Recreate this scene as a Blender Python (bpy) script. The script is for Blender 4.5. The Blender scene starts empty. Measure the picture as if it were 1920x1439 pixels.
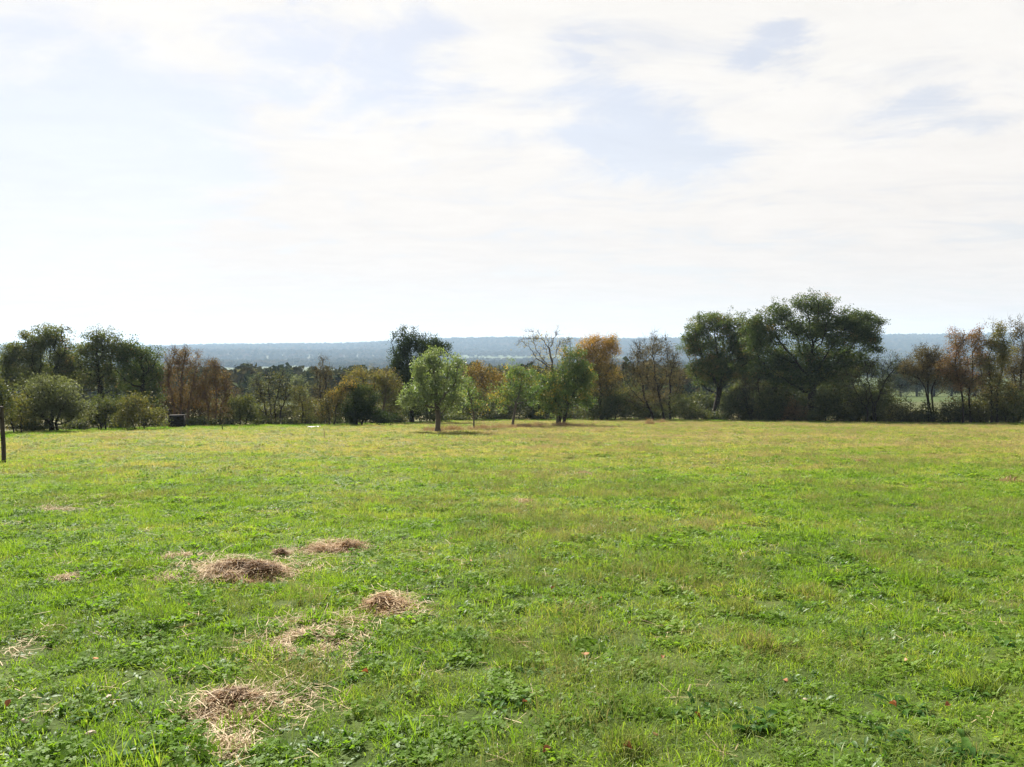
import bpy, math, random
import numpy as np
from mathutils import Vector

# ------------------------------------------------------------------ camera, sky, sun, exposure
F = 1536.0                                   # focal length in photo pixels (1920 wide)
HORIZON = 655.0
PITCH = math.atan((719.5 - HORIZON) / F)
EYE = 1.6
SUN_AZ = math.radians(-25.0)                 # left of straight ahead
SUN_EL = math.radians(38.0)
SUN_STRENGTH = 5.0
SKY_STRENGTH = 0.05
EXPOSURE = 1.5
HAZE = 0.000125

scene = bpy.context.scene
col = scene.collection
cam_d = bpy.data.cameras.new('camera'); cam = bpy.data.objects.new('camera', cam_d); col.objects.link(cam)
cam.location = (0, 0, EYE); cam.rotation_euler = (math.pi / 2 - PITCH, 0, 0)
cam_d.sensor_width = 36; cam_d.lens = 36 * F / 1920; cam_d.clip_start = 0.05; cam_d.clip_end = 30000
scene.camera = cam
scene.view_settings.view_transform = 'Standard'; scene.view_settings.look = 'None'
scene.view_settings.exposure = EXPOSURE; scene.view_settings.gamma = 1
scene.render.film_transparent = False
cy = scene.cycles
cy.max_bounces = 7; cy.diffuse_bounces = 3; cy.glossy_bounces = 2; cy.transmission_bounces = 3
cy.transparent_max_bounces = 4; cy.volume_bounces = 0; cy.use_denoising = True

sun_d = bpy.data.lights.new('sun', 'SUN'); sun_d.energy = SUN_STRENGTH; sun_d.angle = math.radians(0.6); sun_d.color = (1.0, 0.94, 0.85)
sun = bpy.data.objects.new('sun', sun_d); col.objects.link(sun)
to_sun = Vector((math.sin(SUN_AZ) * math.cos(SUN_EL), math.cos(SUN_AZ) * math.cos(SUN_EL), math.sin(SUN_EL)))
sun.rotation_euler = to_sun.to_track_quat('Z', 'Y').to_euler(); sun.location = (-40, 60, 60)


class NT:
    """small helper to write node trees"""
    def __init__(self, tree): self.t = tree; tree.nodes.clear()
    def n(self, kind, **kw):
        nd = self.t.nodes.new(kind)
        for k, v in kw.items():
            if k == 'ins':
                for key, val in v.items(): self.set(nd.inputs[key], val)
            else: setattr(nd, k, v)
        return nd
    def set(self, sock, val):
        if hasattr(val, 'is_output') or isinstance(val, bpy.types.NodeSocket): self.t.links.new(val, sock)
        else: sock.default_value = val
    def math(self, op, a, b=0.0, c=None, clamp=False):
        nd = self.n('ShaderNodeMath', operation=op, use_clamp=clamp)
        self.set(nd.inputs[0], a); self.set(nd.inputs[1], b)
        if c is not None: self.set(nd.inputs[2], c)
        return nd.outputs[0]
    def vmath(self, op, a, b=(0, 0, 0)):
        nd = self.n('ShaderNodeVectorMath', operation=op); self.set(nd.inputs[0], a); self.set(nd.inputs[1], b)
        return nd.outputs[1] if op in ('DOT_PRODUCT', 'LENGTH', 'DISTANCE') else nd.outputs[0]
    def mix(self, f, a, b, mode='MIX'):
        nd = self.n('ShaderNodeMix', data_type='RGBA', blend_type=mode, clamp_factor=True)
        self.set(nd.inputs[0], f); self.set(nd.inputs[6], a); self.set(nd.inputs[7], b); return nd.outputs[2]
    def ramp(self, f, stops):
        nd = self.n('ShaderNodeValToRGB'); self.set(nd.inputs[0], f); cr = nd.color_ramp
        while len(cr.elements) < len(stops): cr.elements.new(0.5)
        for e, (p, c) in zip(cr.elements, stops): e.position = p; e.color = (*c[:3], 1)
        return nd.outputs[0]
    def smooth(self, x, a, b):
        nd = self.n('ShaderNodeMapRange', interpolation_type='SMOOTHSTEP'); self.set(nd.inputs[0], x)
        self.set(nd.inputs[1], a); self.set(nd.inputs[2], b); nd.inputs[3].default_value = 0; nd.inputs[4].default_value = 1
        return nd.outputs[0]
    def noise(self, vec, scale, detail=3, rough=0.55, dist=0.0, out=0):
        nd = self.n('ShaderNodeTexNoise'); self.set(nd.inputs['Vector'], vec); nd.inputs['Scale'].default_value = scale
        nd.inputs['Detail'].default_value = detail; nd.inputs['Roughness'].default_value = rough; nd.inputs['Distortion'].default_value = dist
        return nd.outputs[out]


def az_el(u, v):
    """direction (azimuth right of ahead, elevation) in radians of a photo pixel: used to lay out the clouds"""
    x = (u - 960) / F; yu = (719.5 - v) / F
    d = Vector((x, math.cos(PITCH) + math.sin(PITCH) * yu, -math.sin(PITCH) + math.cos(PITCH) * yu)).normalized()
    return math.atan2(d.x, d.y), math.asin(d.z)


def build_world():
    w = bpy.data.worlds.new('World'); scene.world = w; w.use_nodes = True
    N = NT(w.node_tree)
    out = N.n('ShaderNodeOutputWorld'); bg = N.n('ShaderNodeBackground'); bg.inputs[1].default_value = SKY_STRENGTH
    sky = N.n('ShaderNodeTexSky', sky_type='NISHITA', sun_disc=False, sun_elevation=SUN_EL, sun_rotation=SUN_AZ,
              altitude=100, air_density=1.0, dust_density=0.4, ozone_density=1.2)
    tc = N.n('ShaderNodeTexCoord').outputs['Generated']
    d = N.vmath('NORMALIZE', tc)
    sep = N.n('ShaderNodeSeparateXYZ'); N.set(sep.inputs[0], d)
    az = N.math('ARCTAN2', sep.outputs[0], sep.outputs[1]); el = N.math('ARCSINE', sep.outputs[2])
    # cloud sheet high above: the direction met with a plane
    zz = N.math('ADD', N.math('MAXIMUM', sep.outputs[2], 0.0), 0.11)
    pl = N.n('ShaderNodeCombineXYZ'); N.set(pl.inputs[0], N.math('DIVIDE', sep.outputs[0], zz)); N.set(pl.inputs[1], N.math('DIVIDE', sep.outputs[1], zz))
    pm = N.n('ShaderNodeMapping'); N.set(pm.inputs[0], pl.outputs[0]); pm.inputs['Rotation'].default_value = (0, 0, 0.5); pm.inputs['Scale'].default_value = (0.95, 1.35, 1); pm.inputs['Location'].default_value = (3.1, 1.7, 0)
    wisps = N.noise(pm.outputs[0], 1.9, 11, 0.64, 0.9)
    sheet = N.noise(pm.outputs[0], 0.55, 5, 0.55, 0.3)
    # clear gaps in the sheet (soft, noise-warped ellipses: azimuth, elevation, radii, tilt)
    ae = N.n('ShaderNodeCombineXYZ'); N.set(ae.inputs[0], az); N.set(ae.inputs[1], el)
    stretch = N.vmath('MULTIPLY', ae.outputs[0], (0.55, 1.25, 1.0))
    warp = N.noise(stretch, 6.0, 8, 0.66, 0.4, out=1)
    wv = N.vmath('SCALE', N.vmath('SUBTRACT', warp, (0.5, 0.5, 0.5)), (0, 0, 0)); wv.node.inputs['Scale'].default_value = 0.30
    aew = N.vmath('ADD', ae.outputs[0], wv)
    gap = None
    for (u, v, ru, rv, tilt, amt) in GAPS:
        a, e = az_el(u, v)
        m = N.n('ShaderNodeMapping', vector_type='TEXTURE'); N.set(m.inputs[0], aew)
        m.inputs['Location'].default_value = (a, e, 0); m.inputs['Rotation'].default_value = (0, 0, tilt); m.inputs['Scale'].default_value = (ru / F, rv / F, 1)
        g = N.math('MULTIPLY', N.smooth(N.vmath('LENGTH', m.outputs[0]), 1.75, 0.0), amt)
        gap = g if gap is None else N.math('MAXIMUM', gap, g)
    cover = N.math('ADD', N.math('MULTIPLY', wisps, 1.5), N.math('MULTIPLY', sheet, 0.55))
    cover = N.math('SUBTRACT', N.math('SUBTRACT', cover, 0.05), N.math('MULTIPLY', gap, 0.75))
    cover = N.smooth(cover, 0.42, 1.02)
    haze = N.smooth(el, 0.30, -0.02)                       # thicker veil towards the horizon
    cover = N.math('MAXIMUM', cover, N.math('MULTIPLY', haze, 0.80))
    lum = N.vmath('DOT_PRODUCT', sky.outputs[0], (0.25, 0.6, 0.15))
    # thin cloud lit through by the sun: its brightness follows the sky's around it
    cl = N.math('ADD', N.math('MULTIPLY', N.math('MINIMUM', lum, 10.0), 0.07), 6.45)
    # cloud scatters forward: bright towards the sun, dimmer away from it
    fwd = N.smooth(N.vmath('DOT_PRODUCT', d, tuple(to_sun)), -0.45, 0.5)
    cl = N.math('MULTIPLY', cl, N.math('ADD', N.math('MULTIPLY', fwd, 0.52), 0.48))
    fm = N.n('ShaderNodeMapping'); N.set(fm.inputs[0], pl.outputs[0]); fm.inputs['Rotation'].default_value = (0, 0, -0.25); fm.inputs['Scale'].default_value = (1.1, 1.9, 1)
    fibre = N.noise(fm.outputs[0], 2.6, 10, 0.68, 0.5)
    cl = N.math('MULTIPLY', cl, N.math('ADD', N.math('MULTIPLY', N.math('ADD', wisps, fibre), 0.15), 0.86))
    cl = N.math('MULTIPLY', cl, N.math('SUBTRACT', 1.0, N.math('MULTIPLY', N.smooth(el, 0.30, -0.02), 0.13)))     # veil thickens and dims low down
    cc = N.vmath('SCALE', N.mix(N.smooth(el, 0.34, 0.0), (1.0, 0.968, 0.93, 1), (1.0, 0.93, 0.875, 1))); N.set(cc.node.inputs['Scale'], cl)
    cover = N.math('ADD', N.math('MULTIPLY', cover, 0.38), 0.62)      # a thin veil even in the gaps
    air = N.vmath('MULTIPLY', sky.outputs[0], (0.80, 0.80, 0.86))
    N.set(bg.inputs[0], N.mix(cover, air, cc)); w.node_tree.links.new(bg.outputs[0], out.inputs[0])


GAPS = [(90, 310, 250, 170, 0.15, 1.1), (1180, 245, 150, 70, -0.5, 0.75), (760, 120, 150, 90, 0.5, 0.9), (1450, 70, 80, 40, 0.0, 0.8),
        (1720, 200, 150, 40, 0.1, 0.45), (600, 60, 120, 60, 0.2, 0.6), (1080, 60, 80, 35, 0.0, 0.4), (-500, 200, 300, 150, 0.2, 0.9), (2500, 260, 300, 120, 0.2, 0.9), (200, -500, 400, 200, 0.4, 0.9), (1500, -700, 500, 240, -0.3, 0.9)]
build_world()

# ------------------------------------------------------------------ helpers
def tag(o, label=None, cat=None, group=None, kind=None):
    if label: o['label'] = label
    if cat: o['category'] = cat
    if group: o['group'] = group
    if kind: o['kind'] = kind
    return o

def empty(name, loc=(0, 0, 0), rz=0.0):
    o = bpy.data.objects.new(name, None); col.objects.link(o); o.location = loc; o.rotation_euler = (0, 0, rz); o.empty_display_size = 0.3
    return o

def np_mesh(name, verts, faces, mat=None, attrs=None, smooth=False):
    """faces: list of (n,k) int arrays"""
    me = bpy.data.meshes.new(name)
    verts = np.asarray(verts, np.float32); me.vertices.add(len(verts)); me.vertices.foreach_set('co', verts.ravel())
    faces = [np.asarray(f, np.int32) for f in (faces if isinstance(faces, list) else [faces]) if len(f)]
    loops = np.concatenate([f.ravel() for f in faces]); sizes = np.concatenate([np.full(len(f), f.shape[1], np.int32) for f in faces])
    me.loops.add(len(loops)); me.loops.foreach_set('vertex_index', loops)
    me.polygons.add(len(sizes)); starts = np.concatenate([[0], np.cumsum(sizes)[:-1]]).astype(np.int32)
    me.polygons.foreach_set('loop_start', starts); me.polygons.foreach_set('loop_total', sizes)
    if smooth: me.polygons.foreach_set('use_smooth', np.ones(len(sizes), bool))
    me.update(calc_edges=True)
    for k, (dom, arr) in (attrs or {}).items():
        a = me.attributes.new(k, 'FLOAT', dom); a.data.foreach_set('value', np.asarray(arr, np.float32))
    if mat: me.materials.append(mat)
    return me

def link(name, me, parent=None, loc=None):
    o = bpy.data.objects.new(name, me); col.objects.link(o)
    if parent is not None: o.parent = parent
    if loc is not None: o.location = loc
    return o

def hash01(i, j, k=0):
    h = (np.asarray(i, np.int64) * 374761393 + np.asarray(j, np.int64) * 668265263 + np.asarray(k, np.int64) * 2147483647 + 974711) & 0xffffffff
    h = ((h ^ (h >> 13)) * 1274126177) & 0xffffffff
    return ((h ^ (h >> 16)) & 0xffff) / 65535.0

def vnoise(x, y, s=1.0, seed=0):
    x = np.asarray(x, float) / s; y = np.asarray(y, float) / s
    i = np.floor(x).astype(np.int64); j = np.floor(y).astype(np.int64); fx = x - i; fy = y - j
    fx = fx * fx * (3 - 2 * fx); fy = fy * fy * (3 - 2 * fy)
    return (hash01(i, j, seed) * (1 - fx) + hash01(i + 1, j, seed) * fx) * (1 - fy) + (hash01(i, j + 1, seed) * (1 - fx) + hash01(i + 1, j + 1, seed) * fx) * fy

# ------------------------------------------------------------------ terrain
_prof = np.array([(-7000, -3), (-400, -3), (-60, -1.6), (0, 1.6), (40, 4.4), (95, 8.25), (200, 13), (300, 16.5), (600, 25), (1000, 33), (1500, 37), (2500, 37), (3000, 28), (3500, 12), (4200, 0), (4700, 3), (7500, 30)], float)
_yy = np.concatenate([np.arange(-7000, -100, 50.0), np.arange(-100, 400, 1.0), np.arange(400, 7500, 10.0)])
_dd = np.interp(_yy, _prof[:, 0], _prof[:, 1])
for _ in range(2):                                             # round the breaks of slope
    for _w in (6, 25):
        m = (_yy > -90) & (_yy < 380) if _w == 25 else (_yy > 450)
        k = np.ones(_w if _w == 25 else 31) / (_w if _w == 25 else 31); s = np.convolve(np.pad(_dd, len(k) // 2, mode='edge'), k, 'valid')[:len(_dd)]
        _dd = np.where(m, s, _dd)
_raz = np.array([-1.6, -0.45, -0.38, -0.22, -0.07, 0.15, 0.45, 0.53, 0.8, 1.6]); _rpx = np.array([-4, 0, 1, 5, 14, 15, 21, 22, 18, 10.0])

def H(x, y, lumps=True):
    x = np.asarray(x, float); y = np.asarray(y, float)
    dep = np.interp(y, _yy, _dd)
    t = np.clip((y - 2900) / 1300, 0, 1); t = t * t * (3 - 2 * t); t2 = np.clip((y - 4300) / 2500, 0, 1)
    az = np.arctan2(x, np.maximum(y, 1.0))
    rz = np.interp(az, _raz, _rpx) / F * 4200
    z = EYE - dep + t * (1 - t2) * (rz - EYE + 1.6) * 1.0
    z = z + np.clip((y - 300) / 900, 0, 1) * (vnoise(x, y, 420, 3) - 0.5) * 7 * (1 - t * 0.6)
    z = z + t * ((vnoise(x, y, 260, 9) - 0.5) * 9 + (vnoise(x, y, 900, 12) - 0.5) * 14)
    z = z + np.exp(-((y - 2750) / 260) ** 2) * (4 + 16 * vnoise(x, y * 0, 800, 14))          # a lower wooded rise before the ridge
    if lumps:
        f = np.clip(1 - np.abs(y) / 400, 0, 1)
        z = z + f * ((vnoise(x, y, 3.1, 1) - 0.5) * 0.10 + (vnoise(x, y, 0.9, 2) - 0.5) * 0.045 + (vnoise(x, y, 11, 4) - 0.5) * 0.12) * np.clip((y - 0.5) / 6, 0.15, 1)
    return z

def ray(u, v):
    x = (u - 960) / F; yu = (719.5 - v) / F
    return np.array([x, math.cos(PITCH) + math.sin(PITCH) * yu, -math.sin(PITCH) + math.cos(PITCH) * yu])

def P(u, v, d):
    r = ray(u, v); r = r / r[1] * d
    return np.array([r[0], r[1], EYE + r[2]])

def X(u, d): return (u - 960) / F * d * 1.0 / (math.cos(PITCH)) * 1.0

def G(u, v):
    """where the ray of a photo pixel meets the field"""
    r = ray(u, v); d = 2.0
    prev = d
    while d < 140:
        p = r / r[1] * d
        if EYE + p[2] < H(p[0], p[1]): break
        prev = d; d *= 1.01
    for _ in range(20):
        m = (prev + d) / 2; p = r / r[1] * m
        if EYE + p[2] < H(p[0], p[1]): d = m
        else: prev = m
    p = r / r[1] * d
    return np.array([p[0], p[1], float(H(p[0], p[1]))])

# hedge line of the field: photo column -> distance
_hu = np.array([-900, 0, 200, 400, 600, 760, 900, 1150, 1300, 1500, 1700, 1900, 3000], float); _hd = np.array([30, 44, 53, 61, 65, 74, 90, 93, 88, 81, 74, 71, 60], float)
def hedge_d(u): return float(np.interp(u, _hu, _hd))

# ------------------------------------------------------------------ materials
MAT = {}
def new_mat(name):
    m = bpy.data.materials.new(name); m.use_nodes = True; MAT[name] = m
    return m, NT(m.node_tree)

def leafy(N, colr, trans=0.45, tcol=(1.25, 1.25, 0.55), gloss=0.08, rough=0.4):
    gloss = gloss * .35; rough = rough + .12
    """diffuse + light through the leaf + a little shine"""
    out = N.n('ShaderNodeOutputMaterial')
    df = N.n('ShaderNodeBsdfDiffuse'); N.set(df.inputs[0], colr)
    tr = N.n('ShaderNodeBsdfTranslucent'); N.set(tr.inputs[0], N.mix(1.0, colr, (*tcol, 1), 'MULTIPLY'))
    mx = N.n('ShaderNodeMixShader'); mx.inputs[0].default_value = trans; N.set(mx.inputs[1], df.outputs[0]); N.set(mx.inputs[2], tr.outputs[0])
    gl = N.n('ShaderNodeBsdfGlossy'); gl.inputs['Roughness'].default_value = rough; gl.inputs[0].default_value = (0.9, 0.92, 0.9, 1)
    m2 = N.n('ShaderNodeMixShader'); m2.inputs[0].default_value = gloss; N.set(m2.inputs[1], mx.outputs[0]); N.set(m2.inputs[2], gl.outputs[0])
    N.set(out.inputs[0], m2.outputs[0])

def leaf_mat(name, stops, **kw):
    m, N = new_mat(name)
    at = N.n('ShaderNodeAttribute', attribute_name='tint')
    leafy(N, N.ramp(at.outputs['Fac'], stops), **kw); return m

leaf_mat('oak_leaf', [(0, (.034, .060, .015)), (.5, (.070, .105, .026)), (.85, (.13, .155, .045)), (1, (.20, .14, .05))], trans=.40)
leaf_mat('oak_leaf_pale', [(0, (.050, .072, .024)), (.5, (.095, .118, .042)), (.85, (.15, .155, .06)), (1, (.22, .14, .06))], trans=.42)
leaf_mat('apple_leaf', [(0, (.085, .135, .045)), (.5, (.165, .225, .09)), (1, (.28, .32, .16))], trans=.42, gloss=.20, rough=.38)
leaf_mat('orchard_leaf', [(0, (.055, .10, .025)), (.5, (.10, .165, .045)), (.82, (.17, .22, .07)), (1, (.42, .28, .04))], trans=.40, gloss=.10)
leaf_mat('evergreen_leaf', [(0, (.018, .034, .012)), (.6, (.040, .062, .020)), (1, (.085, .105, .028))], trans=.28, gloss=.03)
leaf_mat('orange_leaf', [(0, (.05, .055, .018)), (.35, (.105, .095, .03)), (.68, (.26, .175, .036)), (1, (.42, .235, .045))], trans=.42)
leaf_mat('rust_leaf', [(0, (.09, .075, .035)), (.5, (.17, .115, .055)), (1, (.27, .13, .06))], trans=.35, gloss=.04)
leaf_mat('brown_leaf', [(0, (.065, .055, .030)), (.5, (.105, .085, .040)), (1, (.16, .12, .05))], trans=.35, gloss=.04)
leaf_mat('olive_leaf', [(0, (.06, .068, .022)), (.5, (.12, .125, .038)), (1, (.22, .17, .045))], trans=.42)
leaf_mat('willow_leaf', [(0, (.075, .092, .045)), (.5, (.12, .14, .07)), (1, (.17, .185, .09))], trans=.40, gloss=.07)
leaf_mat('yellow_leaf', [(0, (.12, .135, .03)), (.5, (.25, .20, .035)), (1, (.42, .27, .04))], trans=.45)
leaf_mat('bramble_leaf', [(0, (.034, .050, .014)), (.5, (.070, .090, .024)), (1, (.14, .13, .04))], trans=.38)
leaf_mat('far_leaf', [(0, (.045, .065, .025)), (.5, (.085, .10, .04)), (1, (.15, .13, .05))], trans=.3, gloss=.03)

def bark(name, a, b):
    m, N = new_mat(name); bs = N.n('ShaderNodeBsdfPrincipled'); out = N.n('ShaderNodeOutputMaterial')
    pos = N.n('ShaderNodeNewGeometry').outputs['Position']
    mp = N.n('ShaderNodeMapping'); N.set(mp.inputs[0], pos); mp.inputs['Scale'].default_value = (9, 9, 2)
    ns = N.noise(mp.outputs[0], 1.5, 5, .65); N.set(bs.inputs['Base Color'], N.ramp(ns, [(.3, a), (.7, b)])); bs.inputs['Roughness'].default_value = .9; bs.inputs['Specular IOR Level'].default_value = .12
    bp = N.n('ShaderNodeBump'); bp.inputs['Strength'].default_value = .6; bp.inputs['Distance'].default_value = .03; N.set(bp.inputs['Height'], ns); N.set(bs.inputs['Normal'], bp.outputs[0])
    N.set(out.inputs[0], bs.outputs[0]); return m
bark('bark_dark', (.016, .013, .010), (.042, .034, .026)); bark('bark_grey', (.06, .052, .042), (.14, .12, .098)); bark('bark_rust', (.08, .055, .04), (.17, .115, .085))
bark('post_wood', (.030, .026, .022), (.085, .074, .062)); bark('old_plank', (.008, .007, .006), (.022, .018, .015))

def simple_mat(name, c, rough=.8, var=.25, scale=8):
    m, N = new_mat(name); bs = N.n('ShaderNodeBsdfPrincipled'); out = N.n('ShaderNodeOutputMaterial')
    pos = N.n('ShaderNodeNewGeometry').outputs['Position']; ns = N.noise(pos, scale, 4, .6)
    N.set(bs.inputs['Base Color'], N.ramp(ns, [(.25, tuple(v * (1 - var) for v in c)), (.75, tuple(v * (1 + var) for v in c))])); bs.inputs['Roughness'].default_value = rough
    N.set(out.inputs[0], bs.outputs[0]); return m
simple_mat('stone', (.36, .27, .22)); simple_mat('house_wall', (.72, .70, .66), .9, .05, 1); simple_mat('house_roof', (.20, .10, .075), .9, .2, 2); simple_mat('window_glass', (.03, .035, .04), .15, .1); simple_mat('white_sheet', (.68, .69, .70), .6, .1)
simple_mat('stake_plastic', (.32, .17, .09), .6, .15)

def straw_mat(name, stops):
    m, N = new_mat(name); at = N.n('ShaderNodeAttribute', attribute_name='tint')
    leafy(N, N.ramp(at.outputs['Fac'], stops), trans=.2, tcol=(1.1, 1.0, .8), gloss=.06, rough=.45)
straw_mat('straw', [(0, (.12, .065, .032)), (.4, (.32, .20, .105)), (1, (.58, .43, .25))])
straw_mat('straw_pale', [(0, (.18, .13, .08)), (.4, (.40, .30, .18)), (1, (.62, .51, .34))])
straw_mat('dry_grass_mat', [(0, (.19, .13, .07)), (.5, (.34, .24, .13)), (1, (.47, .36, .21))])
straw_mat('dead_leaf', [(0, (.16, .05, .02)), (.5, (.34, .13, .055)), (1, (.5, .27, .15))])

# colour of the sward: broad drifts of fresh and of dry grass
def sward_fac(N, pos):
    mp = N.n('ShaderNodeMapping'); N.set(mp.inputs[0], pos); mp.inputs['Scale'].default_value = (.55, 1, 0)
    a = N.noise(mp.outputs[0], .13, 5, .68); b = N.noise(mp.outputs[0], .8, 4, .6)
    sp = N.n('ShaderNodeSeparateXYZ'); N.set(sp.inputs[0], pos)
    far = N.smooth(sp.outputs[1], 6.0, 36.0)
    f = N.math('ADD', N.math('MULTIPLY', a, 1.2), N.math('MULTIPLY', b, .85))
    return N.math('ADD', N.math('SUBTRACT', f, .71), N.math('MULTIPLY', far, .36)), far

def blade_mat(name, fresh, dry, bias=0.0, verge=False, trans=.5, gloss=.05, tcol=(1.32, 1.35, .6)):
    m, N = new_mat(name)
    pos = N.n('ShaderNodeNewGeometry').outputs['Position']
    f, far = sward_fac(N, pos)
    if verge: f = N.math('SUBTRACT', f, N.math('MULTIPLY', far, .42))
    rnd = N.n('ShaderNodeObjectInfo').outputs['Random']; at = N.n('ShaderNodeAttribute', attribute_name='tint').outputs['Fac']
    f = N.math('ADD', N.math('ADD', f, bias), N.math('ADD', N.math('MULTIPLY', N.math('SUBTRACT', rnd, .5), .28), N.math('MULTIPLY', N.math('SUBTRACT', at, .5), .42)))
    leafy(N, N.ramp(f, [(.18, fresh[0]), (.42, fresh[1]), (.62, dry[0]), (.9, dry[1])]), trans=trans, gloss=gloss, tcol=tcol)
blade_mat('grass_blade', [(.115, .205, .020), (.18, .26, .036)], [(.245, .235, .085), (.345, .285, .165)], trans=.55)
blade_mat('verge_blade', [(.10, .20, .018), (.15, .25, .03)], [(.20, .26, .05), (.28, .27, .1)], trans=.55, verge=True)
blade_mat('rosette_leaf', [(.062, .145, .012), (.11, .20, .022)], [(.155, .225, .036), (.20, .225, .06)], bias=-.06, gloss=.09, trans=.52)
blade_mat('clover_leaf', [(.10, .19, .016), (.15, .25, .028)], [(.20, .25, .05), (.27, .26, .09)], gloss=.03, trans=.52)
blade_mat('seed_stem', [(.13, .19, .045), (.19, .215, .07)], [(.27, .23, .11), (.36, .28, .17)], bias=.02, trans=.4, tcol=(1.1, 1.05, .75), gloss=.02)
blade_mat('straw_bit', [(.36, .29, .16), (.42, .33, .2)], [(.46, .36, .22), (.55, .44, .3)], trans=.2)
m, N = new_mat('dock_leaf'); rnd = N.n('ShaderNodeObjectInfo').outputs['Random']
leafy(N, N.ramp(rnd, [(0, (.022, .070, .010)), (.6, (.045, .115, .018)), (1, (.085, .17, .03))]), trans=.48, gloss=.025, rough=.4)

def ground_mat():
    m, N = new_mat('ground_cover'); bs = N.n('ShaderNodeBsdfPrincipled'); out = N.n('ShaderNodeOutputMaterial')
    pos = N.n('ShaderNodeNewGeometry').outputs['Position']; f, far = sward_fac(N, pos)
    fine = N.noise(pos, 6.0, 5, .7); f = N.math('ADD', f, N.math('MULTIPLY', N.math('SUBTRACT', fine, .5), .6))
    turf = N.ramp(f, [(.15, (.036, .058, .011)), (.42, (.062, .088, .018)), (.65, (.105, .10, .038)), (.95, (.15, .12, .066))])
    # fields of the valley
    vo = N.n('ShaderNodeTexVoronoi', feature='F1'); mp = N.n('ShaderNodeMapping'); N.set(mp.inputs[0], pos); mp.inputs['Scale'].default_value = (.0022, .0032, 0); mp.inputs['Rotation'].default_value = (0, 0, .3)
    N.set(vo.inputs['Vector'], mp.outputs[0]); vo.inputs['Scale'].default_value = 1.0
    sc = N.n('ShaderNodeSeparateColor'); N.set(sc.inputs[0], vo.outputs['Color'])
    fields = N.ramp(sc.outputs[0], [(0, (.034, .056, .012)), (.35, (.045, .07, .015)), (.6, (.075, .07, .03)), (1, (.036, .06, .012))])
    fields = N.mix(N.math('MULTIPLY', N.noise(pos, .05, 4, .6), .6), fields, (.06, .075, .02, 1))
    sp = N.n('ShaderNodeSeparateXYZ'); N.set(sp.inputs[0], pos)
    c = N.mix(N.smooth(sp.outputs[1], 110, 160), turf, fields)
    N.set(bs.inputs['Base Color'], c); bs.inputs['Roughness'].default_value = .95; bs.inputs['Specular IOR Level'].default_value = .1
    bp = N.n('ShaderNodeBump'); bp.inputs['Strength'].default_value = .7; bp.inputs['Distance'].default_value = .04; N.set(bp.inputs['Height'], N.noise(pos, 14, 4, .7)); N.set(bs.inputs['Normal'], bp.outputs[0])
    N.set(out.inputs[0], bs.outputs[0]); return m
ground_mat()

# ------------------------------------------------------------------ ground: one sheet to the horizon
def build_ground():
    r = np.concatenate([[0.25], np.geomspace(.6, 7000, 210)]); th = np.linspace(0, 2 * math.pi, 400, endpoint=False)[:]
    # more columns in front of the viewer
    th = th - 0.62 * np.sin(th) ; R, T = np.meshgrid(r, th, indexing='ij')
    x = R * np.sin(T); y = R * np.cos(T); z = H(x, y)
    v = np.stack([x, y, z], -1).reshape(-1, 3); n, mcols = R.shape
    i = np.arange(n - 1)[:, None] * mcols; j = np.arange(mcols)[None, :]; j2 = (j + 1) % mcols
    q = np.stack([i + j, i + mcols + j, i + mcols + j2, i + j2], -1).reshape(-1, 4)
    v = np.vstack([v, [0, 0, float(H(0, 0))]]); c = len(v) - 1; jj = np.arange(mcols)
    tri = np.stack([np.full(mcols, c), jj, (jj + 1) % mcols], -1)
    me = np_mesh('ground', v, [q[:, ::-1], tri[:, ::-1]], MAT['ground_cover'], smooth=True)
    me.flip_normals() if me.polygons[0].normal.z < 0 else None
    return tag(link('ground', me), kind='structure')
build_ground()

# ------------------------------------------------------------------ trees
def leaves_mesh(name, C, size, tint, rng, mat, up=.6, aspect=.55):
    n = len(C)
    nm = rng.normal(size=(n, 3)); nm[:, 2] += up; nm /= np.linalg.norm(nm, axis=1)[:, None] + 1e-9
    t = np.cross(nm, rng.normal(size=(n, 3))); t /= np.linalg.norm(t, axis=1)[:, None] + 1e-9
    b = np.cross(nm, t); L = (size * rng.uniform(.65, 1.35, n))[:, None]; W = L * aspect
    v = np.stack([C - t * L * .5, C + b * W * .5 + nm * L * .10 - t * L * .05, C + t * L * .5, C - b * W * .5 + nm * L * .10 - t * L * .05], 1).reshape(-1, 3)
    f = np.arange(n * 4).reshape(-1, 4)
    return np_mesh(name, v, f, mat, {'tint': ('FACE', np.clip(tint, 0, 1))})

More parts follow.
